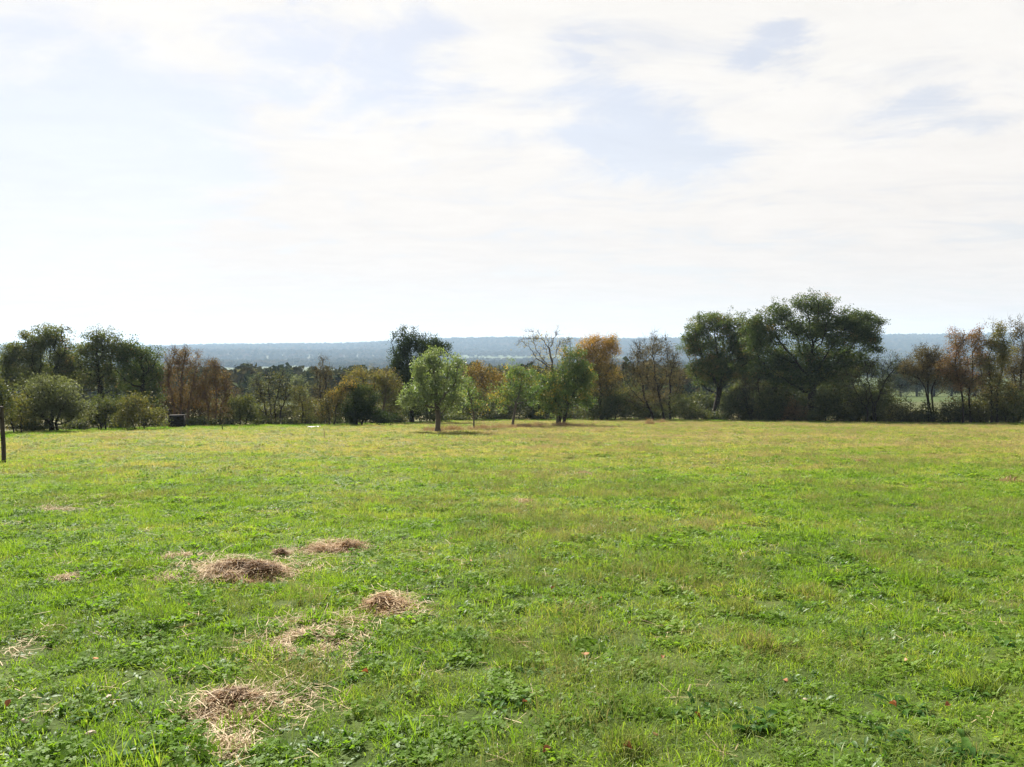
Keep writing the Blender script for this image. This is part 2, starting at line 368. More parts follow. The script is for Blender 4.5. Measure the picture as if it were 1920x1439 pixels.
def colonise(trunks, att, step, rng, iters=90, up=.06):
    """space colonisation: limbs grow from the trunk polylines towards the foliage clumps"""
    pos = []; par = []
    for tr in trunks:
        prev = -1
        for p in tr:
            pos.append(np.array(p)); par.append(prev); prev = len(pos) - 1
    A = np.asarray(att); alive = np.ones(len(A), bool); Pn = np.array(pos)
    d = np.linalg.norm(A[:, None] - Pn[None], axis=2); near = d.argmin(1); nd = d.min(1); stale = np.zeros(len(A), int)
    for it in range(iters):
        alive &= (nd > step * 1.1) & (stale < 6)
        idx = np.nonzero(alive)[0]
        if not len(idx): break
        vec = A[idx] - Pn[near[idx]]; vec /= np.linalg.norm(vec, axis=1)[:, None] + 1e-9
        un, inv = np.unique(near[idx], return_inverse=True)
        acc = np.zeros((len(un), 3)); np.add.at(acc, inv, vec)
        acc += rng.normal(size=acc.shape) * .22 * np.linalg.norm(acc, axis=1)[:, None]; acc[:, 2] += up
        acc /= np.linalg.norm(acc, axis=1)[:, None] + 1e-9
        new = Pn[un] + acc * step; s = len(Pn)
        Pn = np.vstack([Pn, new]); par.extend(un.tolist())
        dn = np.linalg.norm(A[:, None] - new[None], axis=2); k = dn.argmin(1); m = dn.min(1); better = m < nd - 1e-4
        near = np.where(better, s + k, near); stale = np.where(better, 0, stale + 1); nd = np.where(better, m, nd)
    return Pn, np.array(par)

def tubes(name, Pn, par, rad, mat, sides=5, keep=None):
    n = len(Pn); dirs = np.zeros((n, 3))
    for i in range(n):
        if par[i] >= 0: e = Pn[i] - Pn[par[i]]; e = e / (np.linalg.norm(e) + 1e-9); dirs[i] += e; dirs[par[i]] += e * (.6 if par[par[i]] >= 0 else 1)
    dirs /= np.linalg.norm(dirs, axis=1)[:, None] + 1e-9
    ref = np.where(np.abs(dirs[:, :1]) > .8, np.array([[0, 1., 0]]), np.array([[1., 0, 0]]))
    a = np.cross(dirs, ref); a /= np.linalg.norm(a, axis=1)[:, None] + 1e-9; b = np.cross(dirs, a)
    ang = np.linspace(0, 2 * math.pi, sides, endpoint=False)
    v = (Pn[:, None] + rad[:, None, None] * (np.cos(ang)[None, :, None] * a[:, None] + np.sin(ang)[None, :, None] * b[:, None])).reshape(-1, 3)
    ch = np.nonzero(par >= 0)[0] if keep is None else np.nonzero((par >= 0) & keep)[0]
    if not len(ch): return None
    pr = par[ch]; k = np.arange(sides); k2 = (k + 1) % sides
    q = np.stack([pr[:, None] * sides + k, pr[:, None] * sides + k2, ch[:, None] * sides + k2, ch[:, None] * sides + k], -1).reshape(-1, 4)
    used = np.unique(q); remap = np.zeros(len(v), int); remap[used] = np.arange(len(used))
    return np_mesh(name, v[used], remap[q], mat, smooth=True)

def twig_mesh(name, starts, rng, length, width, mat, up=.5, out=None):
    n = len(starts); d = rng.normal(size=(n, 3)); d[:, 2] += up
    if out is not None: d += out
    d /= np.linalg.norm(d, axis=1)[:, None]; L = length * rng.uniform(.4, 1.2, n)[:, None]
    s = np.cross(d, rng.normal(size=(n, 3))); s /= np.linalg.norm(s, axis=1)[:, None] + 1e-9
    mid = starts + d * L * .5 + rng.normal(size=(n, 3)) * L * .06; end = starts + d * L + rng.normal(size=(n, 3)) * L * .12
    w = width
    v = np.stack([starts - s * w, starts + s * w, mid + s * w * .7, mid - s * w * .7, end], 1).reshape(-1, 3)
    o = np.arange(n)[:, None] * 5
    return np_mesh(name, v, [o + np.array([[0, 1, 2, 3]]), o + np.array([[3, 2, 4]])], mat)

TREES = []
def tree(name, label, cat, u, d, lobes, leaf='oak_leaf', bark='bark_dark', r=.18, clump=1.0, per=60, spread=.34, size=.11, twig=0, twig_len=.6,
         top=0.0, fork=.35, stems=None, group=None, seed=0, depth=.8, up=.5, flat=.75, tint=.0, tint_var=.22, dz=0.0, surf=.42, tint_x=0.0, twig_w=.008, core=None, shoots=.06, rough=.42):
    """lobes: (photo x, photo y, rx, ry[, depth shift m]) of the crown masses at distance d; u: trunk foot"""
    clump *= 1.55; per *= 1.2; size *= .98
    core = min(1.0, per / 60) if core is None else core
    rng = np.random.default_rng(seed * 7919 + int(u) * 13 + len(lobes)); k = d / F
    bx = (u - 960) * k; bz = float(H(bx, d)) - .05 + dz; base = np.array([bx, d, bz])
    cen = []; rads = []
    for lb in lobes:
        c = P(lb[0], lb[1], d); c[1] += lb[4] if len(lb) > 4 else rng.uniform(-.35, .35) * lb[2] * k
        rx, rz = lb[2] * k, lb[3] * k; cen.append(c); rads.append((rx, max(.3, depth * (rx * .75 + rz * .25)), rz))
    cen = np.array(cen); rads = np.array(rads)
    C = []; 
    for c, rr in zip(cen, rads):
        nC = max(4, int(clump * 9.0 * (rr[0] * rr[2]) ** .5 * (rr[0] * rr[2] * rr[1]) ** .25 + clump * 3 * rr[0] * rr[2]))
        dv = rng.normal(size=(nC, 3)); dv /= np.linalg.norm(dv, axis=1)[:, None]
        bump = rng.normal(size=(7, 3)); bump /= np.linalg.norm(bump, axis=1)[:, None]          # uneven outline: boughs that stand out, bays between them
        kk = 1.26 - rough + rough * np.clip(((dv @ bump.T).max(1) - .55) / .45, 0, 1)
        C.append(c + dv * (rng.uniform(0, 1, nC) ** surf * kk)[:, None] * rr)
    C = np.vstack(C); sh = rng.uniform(size=len(C)) < shoots; mid = cen.mean(0); C[sh] += (C[sh] - mid) * rng.uniform(.05, .2, (sh.sum(), 1))     # shoots that stand clear of the crown
    C = C[C[:, 2] > np.maximum(H(C[:, 0], C[:, 1]), bz) + .12]
    ztop, zlow = C[:, 2].max(), C[:, 2].min(); hgt = ztop - bz
    # trunk(s)
    trunks = []; wide = stems or [0.0]
    for s in wide:
        b0 = base + np.array([s * k, rng.uniform(-.2, .2) * (len(wide) > 1), 0]); b0[2] = float(H(b0[0], b0[1])) - .08 + dz
        tgt = C.mean(0) + np.array([s * k * 1.5, 0, 0]); fz = bz + fork * hgt; n = max(4, int(fork * 14)); pts = []
        wob = rng.normal(size=2) * .05 * fork * hgt
        for i in range(n + 1):
            t = i / n; q = b0 + (np.array([tgt[0], tgt[1], fz]) - b0) * np.array([t ** 1.6 * .55, t ** 1.6 * .55, t]); q[:2] += wob * math.sin(t * 2.6) * t
            pts.append(q)
        trunks.append(pts)
    att = np.vstack([C, C + rng.normal(size=C.shape) * spread * .9]); step = max(.16, hgt / 34)
    Pn, par = colonise(trunks, att, step, rng)
    n = len(Pn); rad = np.full(n, 0.0); acc = np.zeros(n)
    for i in range(n - 1, -1, -1):
        ri = max(acc[i], .010 ** 2.2) ; rad[i] = ri ** (1 / 2.2)
        if par[i] >= 0: acc[par[i]] += ri
    r0 = max(rad[0], 1e-3); rad = .009 + (rad - .009) * (r / len(wide) ** .4 - .009) / max(r0 - .009, 1e-3)
    foot = (Pn[:, 2] - bz) / max(hgt, .1); rad = rad * (1 + .5 * np.clip(1 - foot / .07, 0, 1) ** 2)
    root = empty(name, base); tag(root, label, cat, group)
    thick = rad > max(.03, .22 * rad[0])
    stem = np.zeros(n, int); ns = 0
    for i in range(n):
        if par[i] < 0: stem[i] = ns; ns += 1
        else: stem[i] = stem[par[i]]
    for i in range(ns):
        me = tubes('trunk', Pn - base, par, rad, MAT[bark], 8, (thick & (stem == i)) | (np.isin(np.arange(n), [sum(len(t) for t in trunks[:i]) + 1])))
        if me: link('trunk', me, root)
    me = tubes('limbs', Pn - base, par, rad, MAT[bark], 3, ~thick)
    if me: tag(link('limbs', me, root), kind='stuff')
    # foliage
    if per:
        n_l = rng.poisson(per * rng.uniform(.35, 1.65, len(C))); idx = np.repeat(np.arange(len(C)), n_l)
        off = np.clip(rng.normal(size=(len(idx), 3)), -1.7, 1.7) * spread; off[:, 2] *= flat; L = C[idx] + off; sz = np.full(len(L), size)
        ctint = rng.normal(size=len(C)) * tint_var; ct = ctint[idx]
        inner = []
        for c, rr in zip(cen, rads):                                    # shaded leaves inside the boughs
            nI = int(core * .8 * math.pi * rr[0] * rr[2] / (.275 * (size * 1.5) ** 2)); dv = rng.normal(size=(nI, 3)); dv /= np.linalg.norm(dv, axis=1)[:, None] + 1e-9
            inner.append(c + dv * (rng.uniform(0, 1, nI) ** .5 * .82)[:, None] * rr)
        inner = np.vstack(inner); L = np.vstack([L, inner]); sz = np.concatenate([sz, np.full(len(inner), size * 1.5)]); ct = np.concatenate([ct, rng.normal(size=len(inner)) * tint_var])
        keep = L[:, 2] > H(L[:, 0], L[:, 1]) + .03; L, sz, ct = L[keep], sz[keep], ct[keep]
        hh = (L[:, 2] - bz) / hgt; xx = (L[:, 0] - C[:, 0].mean()) / (np.ptp(C[:, 0]) + .1) * 2
        tn = .42 + tint + ct + rng.normal(size=len(L)) * .13 + top * (hh - .6) + tint_x * xx
        link('crown', leaves_mesh('crown', L - base, sz, tn, rng, MAT[leaf], up=up), root)
    if twig:
        thin = np.nonzero((rad < .03) & (par >= 0))[0]
        if len(thin):
            pick = rng.choice(thin, twig); out = (Pn[pick] - C.mean(0)); out /= np.linalg.norm(out, axis=1)[:, None] + 1e-9
            twg = link('twigs', twig_mesh('twigs', Pn[pick] - base, rng, twig_len, twig_w, MAT[bark], up=up * 1.2, out=out * .9), root); tag(twg, kind='stuff')
    TREES.append((name, n))
    return root

def hd(u, extra=2.0): return hedge_d(u) + extra

# ---- the orchard trees standing in the field
tree('apple_tree', 'pale green apple tree with short dark trunk, standing foremost in the field', 'tree', 820, 50.5,
     [(815, 705, 50, 40), (800, 740, 50, 32), (845, 735, 38, 32), (770, 738, 28, 20), (835, 675, 28, 20), (790, 690, 28, 26), (860, 700, 22, 26), (810, 668, 20, 14), (780, 755, 26, 14), (850, 762, 24, 14)],
     'apple_leaf', 'bark_grey', r=.16, clump=.95, per=72, spread=.20, size=.12, rough=.55, core=.35, shoots=.2, fork=.30, seed=1, group='old orchard trees in the field')
tree('sapling', 'slim young fruit tree with bare lower stem and yellowing low leaves', 'tree', 888, 57,
     [(880, 740, 22, 22), (893, 758, 20, 14), (876, 716, 14, 18), (900, 765, 14, 10)], 'orchard_leaf', 'bark_grey', r=.055, clump=.9, per=34, spread=.22, size=.11, fork=.35, seed=2, tint=.12, top=-.5, group='old orchard trees in the field')
tree('cherry_tree', 'small fruit tree with upright stem and yellow patch on its left side', 'tree', 961, 64,
     [(965, 720, 42, 28), (940, 735, 26, 22), (990, 738, 30, 24), (960, 695, 26, 16), (985, 700, 24, 16), (950, 755, 30, 14)],
     'orchard_leaf', 'bark_grey', r=.10, clump=.85, per=52, spread=.22, size=.12, rough=.55, core=.3, shoots=.2, fork=.35, seed=3, tint_x=-.30, tint=.04, group='old orchard trees in the field')
tree('fruit_tree', 'dense green fruit tree with forked leaning trunk at right end of orchard row', 'tree', 1053, 67,
     [(1065, 705, 46, 40), (1040, 735, 42, 34), (1075, 672, 28, 20), (1010, 745, 26, 22), (1090, 712, 34, 34), (1022, 725, 30, 28), (1090, 735, 30, 34), (1095, 700, 22, 26), (1030, 755, 24, 18), (1080, 690, 24, 20), (1100, 755, 18, 18), (1050, 765, 30, 14)],
     'orchard_leaf', 'bark_dark', r=.15, clump=1.0, per=58, spread=.23, size=.125, rough=.55, core=.35, shoots=.2, fork=.22, stems=[-3, 4], seed=4, tint=.12, tint_x=.0, group='old orchard trees in the field')
tree('walnut_tree', 'tall sparse tree with nearly bare twisting top branches above the fruit tree', 'tree', 1046, 68.5,
     [(1005, 632, 30, 22), (1045, 640, 34, 26), (1020, 660, 36, 18), (1060, 665, 24, 22), (985, 645, 14, 14), (1035, 690, 20, 18)],
     'yellow_leaf', 'bark_grey', r=.12, clump=.85, per=9, spread=.28, size=.11, fork=.5, core=0, twig=650, twig_len=.55, seed=5, tint=.0, surf=.6, twig_w=.011)

# ---- left group
tree('oak_tree', 'large leftmost oak with ragged dark green crown and a raised tuft', 'tree', 88, 68,
     [(100, 632, 32, 24), (60, 668, 34, 26), (115, 665, 34, 26), (20, 670, 24, 22), (45, 628, 11, 11), (90, 700, 60, 28), (10, 700, 24, 32), (30, 655, 22, 18), (75, 645, 28, 20), (60, 710, 50, 28), (135, 690, 30, 28)],
     'oak_leaf_pale', r=.26, clump=1.6, per=42, core=1.9, spread=.24, size=.14, fork=.45, seed=11, group='oaks on the left', twig=150)
tree('oak_tree', 'second oak from the left with see-through arched crown top', 'tree', 192, 66,
     [(190, 632, 34, 16), (160, 660, 24, 26), (215, 655, 24, 28), (185, 690, 40, 30), (165, 715, 28, 24), (210, 715, 26, 26), (188, 655, 34, 24)],
     'oak_leaf_pale', r=.22, clump=1.4, per=36, core=1.3, spread=.22, size=.13, fork=.45, seed=12, group='oaks on the left', twig=200, tint=-.04)
tree('oak_tree', 'third oak from the left, sloping down beside the rust-brown trees', 'tree', 268, 66,
     [(245, 655, 26, 22), (275, 670, 28, 26), (250, 695, 38, 28), (288, 700, 20, 30), (255, 730, 34, 24), (232, 670, 16, 20), (290, 740, 18, 24)],
     'oak_leaf', r=.22, clump=1.5, per=42, core=1.8, spread=.23, size=.13, fork=.42, seed=13, group='oaks on the left', tint=.05)
tree('willow_shrub', 'big rounded grey-green shrub on short trunk in front of the left oaks', 'shrub', 100, 50,
     [(98, 728, 60, 32), (70, 750, 40, 30), (130, 752, 38, 28), (98, 765, 62, 24), (60, 775, 32, 20), (140, 775, 26, 18)],
     'willow_leaf', r=.14, clump=1.6, per=60, spread=.26, size=.10, fork=.18, stems=[-4, 0, 5], seed=14, up=.9, twig=500, twig_len=.5)
tree('hedge_tree', 'dark hedge shrub cut off by the left edge of the picture', 'shrub', -8, 46,
     [(-8, 740, 24, 45), (-14, 775, 34, 30), (18, 745, 14, 26), (-30, 720, 30, 40)], 'bramble_leaf', r=.10, clump=1.3, per=60, spread=.26, size=.11, fork=.2, stems=[-8, 4], seed=15)
tree('hedge_shrub', 'glinting dark shrub between left picture edge and grey-green shrub', 'shrub', 28, 47.5,
     [(28, 785, 20, 22), (40, 760, 18, 20), (18, 762, 12, 26)], 'olive_leaf', r=.06, clump=1.3, per=50, spread=.24, size=.11, fork=.2, stems=[-5, 6], seed=16, tint=-.1)
tree('hedge_shrub', 'low green shrub in the dip right of the grey-green shrub', 'shrub', 188, 53.5,
     [(188, 772, 30, 24), (175, 785, 30, 18), (205, 764, 20, 16)], 'bramble_leaf', r=.07, clump=1.4, per=60, spread=.25, size=.11, fork=.2, stems=[-6, 0, 6], seed=17, tint=.12)
tree('hedge_shrub', 'broad olive-brown low shrub left of the dark wooden box', 'shrub', 262, 54.5,
     [(258, 770, 38, 24), (235, 782, 26, 18), (290, 784, 22, 16), (265, 752, 22, 12)], 'olive_leaf', r=.07, clump=1.4, per=58, spread=.25, size=.11, fork=.2, stems=[-8, 0, 8], seed=18, twig=250, tint=-.02)
RU = 'rust-brown thin trees on the left'
tree('alder_tree', 'taller of two rust-brown thinly leaved trees, beside the third oak', 'tree', 340, 66,
     [(330, 680, 22, 30), (355, 690, 24, 30), (315, 705, 16, 34), (365, 730, 24, 34), (335, 740, 30, 30), (345, 665, 16, 14)],
     'rust_leaf', 'bark_rust', r=.14, clump=1.3, per=38, core=.7, spread=.26, size=.10, fork=.3, stems=[-14, -4, 8], seed=19, twig=1800, twig_len=.7, up=1.4, group=RU)
tree('alder_tree', 'shorter rust-brown thinly leaved tree with sloping right shoulder', 'tree', 400, 66,
     [(395, 705, 20, 30), (415, 715, 20, 28), (385, 735, 20, 34), (425, 740, 18, 26), (405, 765, 28, 24), (400, 684, 14, 12)],
     'rust_leaf', 'bark_rust', r=.12, clump=1.3, per=38, core=.7, spread=.25, size=.10, fork=.3, stems=[-10, 2, 10], seed=20, twig=1600, twig_len=.65, up=1.4, group=RU, tint=-.05)
tree('hedge_shrub', 'dark rounded bush with orange flecks beside the shorter rust-brown tree', 'shrub', 455, 64,
     [(455, 768, 24, 24), (440, 755, 16, 18), (465, 750, 18, 12), (470, 780, 20, 16)], 'bramble_leaf', r=.07, clump=1.3, per=55, spread=.26, size=.11, fork=.25, stems=[-4, 5], seed=21, tint=.08, top=.5)
tree('ash_tree', 'pale grey sparse tree with fanned thin stems, left of the open gap', 'tree', 512, 68,
     [(500, 722, 22, 22), (525, 725, 22, 24), (485, 735, 18, 24), (545, 735, 18, 22), (505, 755, 32, 22), (512, 705, 20, 10)],
     'olive_leaf', 'bark_dark', r=.12, clump=1.0, per=16, spread=.28, size=.10, fork=.22, stems=[-10, -2, 4, 12], seed=22, twig=1500, twig_len=.6, tint=-.15, up=1.2)
tree('hazel_tree', 'slender green tree with one dark straight stem in the gap', 'tree', 565, 67,
     [(565, 735, 22, 16), (555, 755, 20, 16), (580, 757, 22, 16), (568, 778, 24, 12)], 'olive_leaf', r=.07, clump=1.1, per=30, spread=.26, size=.10, fork=.45, seed=23, twig=300, tint=-.1)
tree('hedge_tree', 'slim brown nearly leafless tree rising behind the yellow shrub', 'tree', 606, 76,
     [(603, 695, 16, 22), (612, 710, 18, 24), (600, 735, 20, 26), (604, 678, 9, 9)], 'brown_leaf', r=.10, clump=1.2, per=20, spread=.25, size=.10, fork=.4, stems=[-4, 4], seed=24, twig=900, up=1.3)
tree('spindle_shrub', 'yellow-orange arching shrub left of the dark green bush', 'shrub', 622, 66,
     [(630, 742, 26, 22), (618, 765, 24, 24), (650, 724, 20, 12), (608, 782, 18, 16)], 'orange_leaf', r=.08, clump=1.3, per=40, spread=.25, size=.11, fork=.25, stems=[-5, 4], seed=25, tint=-.12, top=.45, twig=250)
tree('holly_bush', 'dense dark green bush glossy on top beside the yellow shrub', 'bush', 672, 66.5,
     [(668, 750, 34, 28), (660, 775, 34, 24), (690, 770, 30, 26), (665, 728, 22, 12), (715, 785, 24, 14)], 'evergreen_leaf', r=.12, clump=1.6, per=70, spread=.25, size=.12, fork=.2, stems=[-5, 5], seed=26, top=.6, tint=.1)
tree('maple_tree', 'rounded orange-brown tree behind dark green bush', 'tree', 712, 76,
     [(670, 705, 26, 16), (710, 712, 34, 20), (695, 740, 44, 26), (735, 745, 24, 34), (725, 720, 24, 24), (730, 780, 26, 16)],
     'olive_leaf', 'bark_rust', r=.15, clump=1.3, per=38, spread=.28, size=.115, fork=.3, stems=[-6, 6], seed=27, twig=800, top=.9, tint=.05)
tree('holm_oak', 'tall dark evergreen behind the foremost apple tree', 'tree', 772, 80,
     [(765, 640, 30, 24), (800, 650, 30, 22), (825, 655, 20, 18), (755, 665, 24, 26), (775, 690, 32, 32), (760, 720, 26, 30), (800, 690, 30, 30), (780, 750, 26, 28), (740, 690, 10, 16)],
     'evergreen_leaf', r=.20, clump=1.4, per=46, core=1.6, shoots=.0, rough=.3, spread=.24, size=.14, fork=.3, seed=28, tint=.02)
# ---- the hedge behind the orchard
tree('hedge_shrub', 'black-green thicket filling the hedge behind the apple tree trunk', 'shrub', 800, 82,
     [(780, 775, 36, 22), (820, 778, 34, 20), (800, 755, 40, 22)], 'bramble_leaf', r=.08, clump=.9, per=44, spread=.34, size=.15, fork=.2, stems=[-12, 0, 12], seed=29)
tree('hedge_shrub', 'dark thicket with bare stems behind the slim young fruit tree', 'shrub', 880, 91,
     [(865, 770, 32, 22), (900, 772, 30, 20), (880, 745, 36, 26)], 'bramble_leaf', r=.08, clump=.9, per=44, spread=.34, size=.15, fork=.2, stems=[-12, 0, 12], seed=30, twig=400, tint=.05)
tree('hedge_shrub', 'dark thicket between the yellow-patched fruit tree and the forked fruit tree', 'shrub', 985, 94,
     [(960, 770, 34, 22), (1000, 770, 34, 22), (980, 745, 40, 26), (1020, 750, 30, 30)], 'bramble_leaf', r=.08, clump=.9, per=44, spread=.34, size=.15, fork=.2, stems=[-12, 0, 12], seed=31, twig=400)
tree('maple_tree', 'red-orange tree showing between apple tree and yellow-patched fruit tree', 'tree', 905, 98,
     [(885, 700, 20, 20), (915, 702, 26, 20), (900, 730, 36, 26), (935, 715, 20, 22), (898, 684, 8, 8)], 'orange_leaf', 'bark_rust', r=.15, clump=1.3, per=34, spread=.32, size=.13, fork=.35, seed=32, twig=500, tint=.12, twig_len=.8)
tree('maple_tree', 'yellow-brown tree showing above the right fruit trees of the orchard', 'tree', 1000, 98,
     [(970, 705, 22, 18), (1000, 715, 30, 24), (1030, 725, 24, 28)], 'yellow_leaf', 'bark_rust', r=.14, clump=1.1, per=28, spread=.32, size=.12, fork=.35, seed=33, twig=300, tint=-.1)
tree('hornbeam_tree', 'bright orange-topped tree with dark green skirts behind the forked fruit tree', 'tree', 1128, 92,
     [(1100, 655, 26, 24), (1142, 652, 22, 24), (1120, 640, 22, 14), (1118, 668, 38, 26), (1148, 640, 9, 14), (1120, 690, 42, 28), (1140, 720, 32, 32), (1110, 740, 40, 34), (1150, 755, 26, 30), (1120, 775, 44, 20)],
     'orange_leaf', r=.20, clump=1.0, per=50, spread=.33, size=.135, fork=.25, seed=34, top=.95, tint=.10, tint_var=.16)
tree('hedge_shrub', 'black-green bush at the foot of the orange-topped tree', 'shrub', 1140, 90,
     [(1120, 772, 40, 18), (1160, 774, 36, 16), (1145, 755, 34, 18)], 'bramble_leaf', r=.08, clump=.9, per=44, spread=.34, size=.15, fork=.2, stems=[-12, 0, 12], seed=35, tint=-.12)
# ---- right part
tree('field_maple', 'brown half-bare tree with crooked leaning trunks left of the twin oaks', 'tree', 1240, 90,
     [(1200, 665, 26, 22), (1235, 655, 26, 24), (1255, 680, 24, 24), (1190, 700, 28, 26), (1225, 705, 36, 30), (1265, 715, 22, 26), (1215, 745, 40, 24), (1228, 634, 10, 8)],
     'brown_leaf', r=.20, clump=1.15, per=26, spread=.32, size=.12, fork=.2, stems=[-14, 6, 18], seed=36, twig=2600, twig_len=.9, tint=.12, twig_w=.012)
tree('oak_tree', 'left of the two large oaks, bronze-green crown over a straight trunk', 'tree', 1340, 90.5,
     [(1335, 600, 36, 18), (1310, 620, 30, 22), (1365, 615, 36, 26), (1295, 635, 22, 12), (1335, 650, 44, 26), (1385, 645, 30, 28), (1345, 680, 40, 20), (1335, 712, 30, 18), (1300, 655, 22, 16), (1400, 680, 34, 26), (1370, 700, 30, 22), (1408, 622, 30, 34), (1400, 655, 34, 30), (1345, 692, 46, 26), (1308, 690, 28, 24)],
     'oak_leaf', r=.32, clump=1.6, per=40, spread=.25, core=1.6, size=.155, fork=.32, seed=37, group='large oaks by the field edge', tint=.16, twig=250)
tree('oak_tree', 'largest oak with broad dark crown reaching right over the hedge', 'tree', 1522, 84.5,
     [(1455, 590, 32, 26), (1510, 572, 34, 22), (1545, 575, 28, 20), (1580, 600, 36, 24), (1625, 595, 30, 16), (1645, 605, 16, 9), (1440, 625, 34, 30), (1500, 620, 46, 34), (1560, 635, 46, 28), (1615, 632, 30, 18), (1460, 665, 38, 26), (1520, 670, 44, 32), (1590, 665, 40, 20), (1640, 655, 20, 9), (1510, 708, 40, 24), (1415, 606, 20, 16), (1425, 690, 34, 24), (1470, 710, 40, 22), (1560, 705, 38, 22), (1610, 690, 30, 18), (1635, 640, 24, 12), (1420, 640, 30, 34), (1545, 610, 40, 30), (1480, 690, 46, 28), (1548, 690, 46, 28), (1600, 682, 36, 24), (1600, 612, 34, 24), (1618, 622, 32, 20)],
     'oak_leaf', r=.42, clump=1.5, per=38, spread=.25, core=1.6, size=.15, fork=.30, seed=38, group='large oaks by the field edge', tint=-.03, twig=300)
tree('blackthorn_tree', 'dark tangled leafless thorn tree between the two large oaks', 'tree', 1430, 86,
     [(1415, 715, 40, 22), (1450, 735, 36, 24), (1395, 745, 32, 22), (1440, 765, 44, 18)], 'brown_leaf', r=.13, clump=1.2, per=14, spread=.32, size=.11, fork=.2, stems=[-20, -5, 12], seed=39, twig=2400, twig_len=.85, tint=-.1, twig_w=.012)
tree('thorn_tree', 'dark leaning thorn tree under the right end of the largest oak', 'tree', 1640, 77,
     [(1600, 705, 34, 24), (1640, 695, 30, 26), (1680, 690, 26, 22), (1660, 725, 30, 20), (1610, 745, 34, 26)], 'bramble_leaf', r=.13, clump=1.1, per=24, spread=.30, size=.11, fork=.25, stems=[-12, 0, 6], seed=40, twig=1500, twig_len=.8, twig_w=.012)
UN = 'low thickets along the right hedge'
for (uu, w, tp, lab, lf, tn, sd) in [
        (1195, 46, 728, 'leafy low thicket at the foot of the brown half-bare tree', 'bramble_leaf', .0, 41), (1275, 44, 735, 'low thicket with pale twigs left of the first large oak trunk', 'bramble_leaf', .1, 42),
        (1385, 44, 722, 'low thicket just right of the first large oak trunk', 'bramble_leaf', -.05, 43), (1455, 46, 712, 'low thicket midway between the two large oak trunks', 'bramble_leaf', -.1, 44),
        (1490, 28, 742, 'reddish-brown low bush touching the left side of largest oak trunk', 'rust_leaf', -.2, 45), (1560, 48, 708, 'low thicket just right of the largest oak trunk', 'bramble_leaf', -.05, 46),
        (1625, 44, 722, 'low thicket under the leaning thorn tree', 'bramble_leaf', -.05, 47), (1690, 38, 752, 'low yellow-green thicket in front of the bright far field', 'olive_leaf', -.15, 48),
        (1735, 32, 758, 'low thicket with upright stems at the far-field gap', 'bramble_leaf', .0, 49), (1790, 40, 745, 'low thicket at foot of the reddish thin trees', 'bramble_leaf', .05, 50),
        (1850, 40, 725, 'green low thicket under the yellow-green tree', 'olive_leaf', -.12, 51), (1900, 42, 728, 'low thicket at the right edge of the picture', 'bramble_leaf', .05, 52)]:
    d_ = hedge_d(uu) + 1.5; foot = 655 + (EYE - float(H(X(uu, d_), d_))) / d_ * F; hh = (foot - tp) / 2
    tree('hedge_shrub', lab, 'shrub', uu, d_, [(uu, foot - hh, w * .8, hh), (uu - w * .4, foot - hh * .7, w * .6, hh * .7), (uu + w * .4, foot - hh * .65, w * .6, hh * .65)], lf, r=.06, clump=.85, per=44, spread=.30, size=.135,
         fork=.2, stems=[-10, 0, 10], seed=sd, tint=tn, twig=450, twig_len=.6, group=UN)
tree('hedge_tree', 'thin brownish tree in the gap right of the largest oak', 'tree', 1750, 75,
     [(1735, 665, 22, 20), (1755, 680, 24, 24), (1735, 705, 24, 22), (1768, 705, 24, 22), (1705, 695, 22, 20), (1740, 685, 34, 30)], 'brown_leaf', r=.10, clump=1.4, per=48, spread=.26, size=.12, fork=.42, core=.8, stems=[-6, 0, 5], seed=53, twig=1300, tint=.1, up=1.2)
tree('cherry_tree', 'red-brown tree with two thin straight stems near the right edge', 'tree', 1815, 73,
     [(1815, 720, 40, 24), (1780, 690, 20, 22), (1800, 640, 20, 18), (1830, 640, 24, 20), (1795, 665, 20, 22), (1835, 670, 20, 24), (1805, 700, 26, 22), (1838, 620, 10, 8)], 'rust_leaf', 'bark_dark', r=.11, clump=1.5, per=50, spread=.26, size=.12, fork=.36, core=.8, stems=[-8, 8], seed=54, twig=1300, tint=.1, top=.4, up=1.2)
tree('hazel_tree', 'upright yellow-green tree, second from the right edge', 'tree', 1865, 72.5,
     [(1872, 620, 16, 18), (1865, 645, 22, 22), (1880, 665, 18, 24), (1858, 690, 28, 28), (1870, 725, 32, 28)], 'olive_leaf', r=.11, clump=1.5, per=52, spread=.25, size=.12, core=1.2, fork=.3, stems=[-4, 5], seed=55, twig=600, tint=.12, up=1.0)
tree('hedge_tree', 'bare-topped thin tree at the right edge of the picture', 'tree', 1908, 74,
     [(1905, 625, 14, 30), (1918, 660, 20, 28), (1900, 690, 26, 28), (1925, 700, 30, 40), (1905, 735, 36, 28)], 'brown_leaf', r=.10, clump=1.3, per=40, spread=.27, size=.12, core=.6, fork=.4, stems=[-4, 3], seed=56, twig=1300, up=1.4)
# out of frame: the hedge goes on to both sides
tree('oak_tree', 'oak just beyond the left edge of the picture', 'tree', -130, 62, [(-130, 660, 60, 40), (-100, 710, 70, 40), (-170, 720, 60, 50)], 'oak_leaf_pale', r=.25, clump=.9, per=40, spread=.35, size=.14, seed=57)
tree('hedge_tree', 'hedge tree just beyond the right edge of the picture', 'tree', 2000, 72, [(2000, 680, 40, 40), (1990, 740, 50, 40), (2040, 730, 40, 40)], 'brown_leaf', r=.14, clump=.9, per=36, spread=.32, size=.13, seed=58, twig=500)

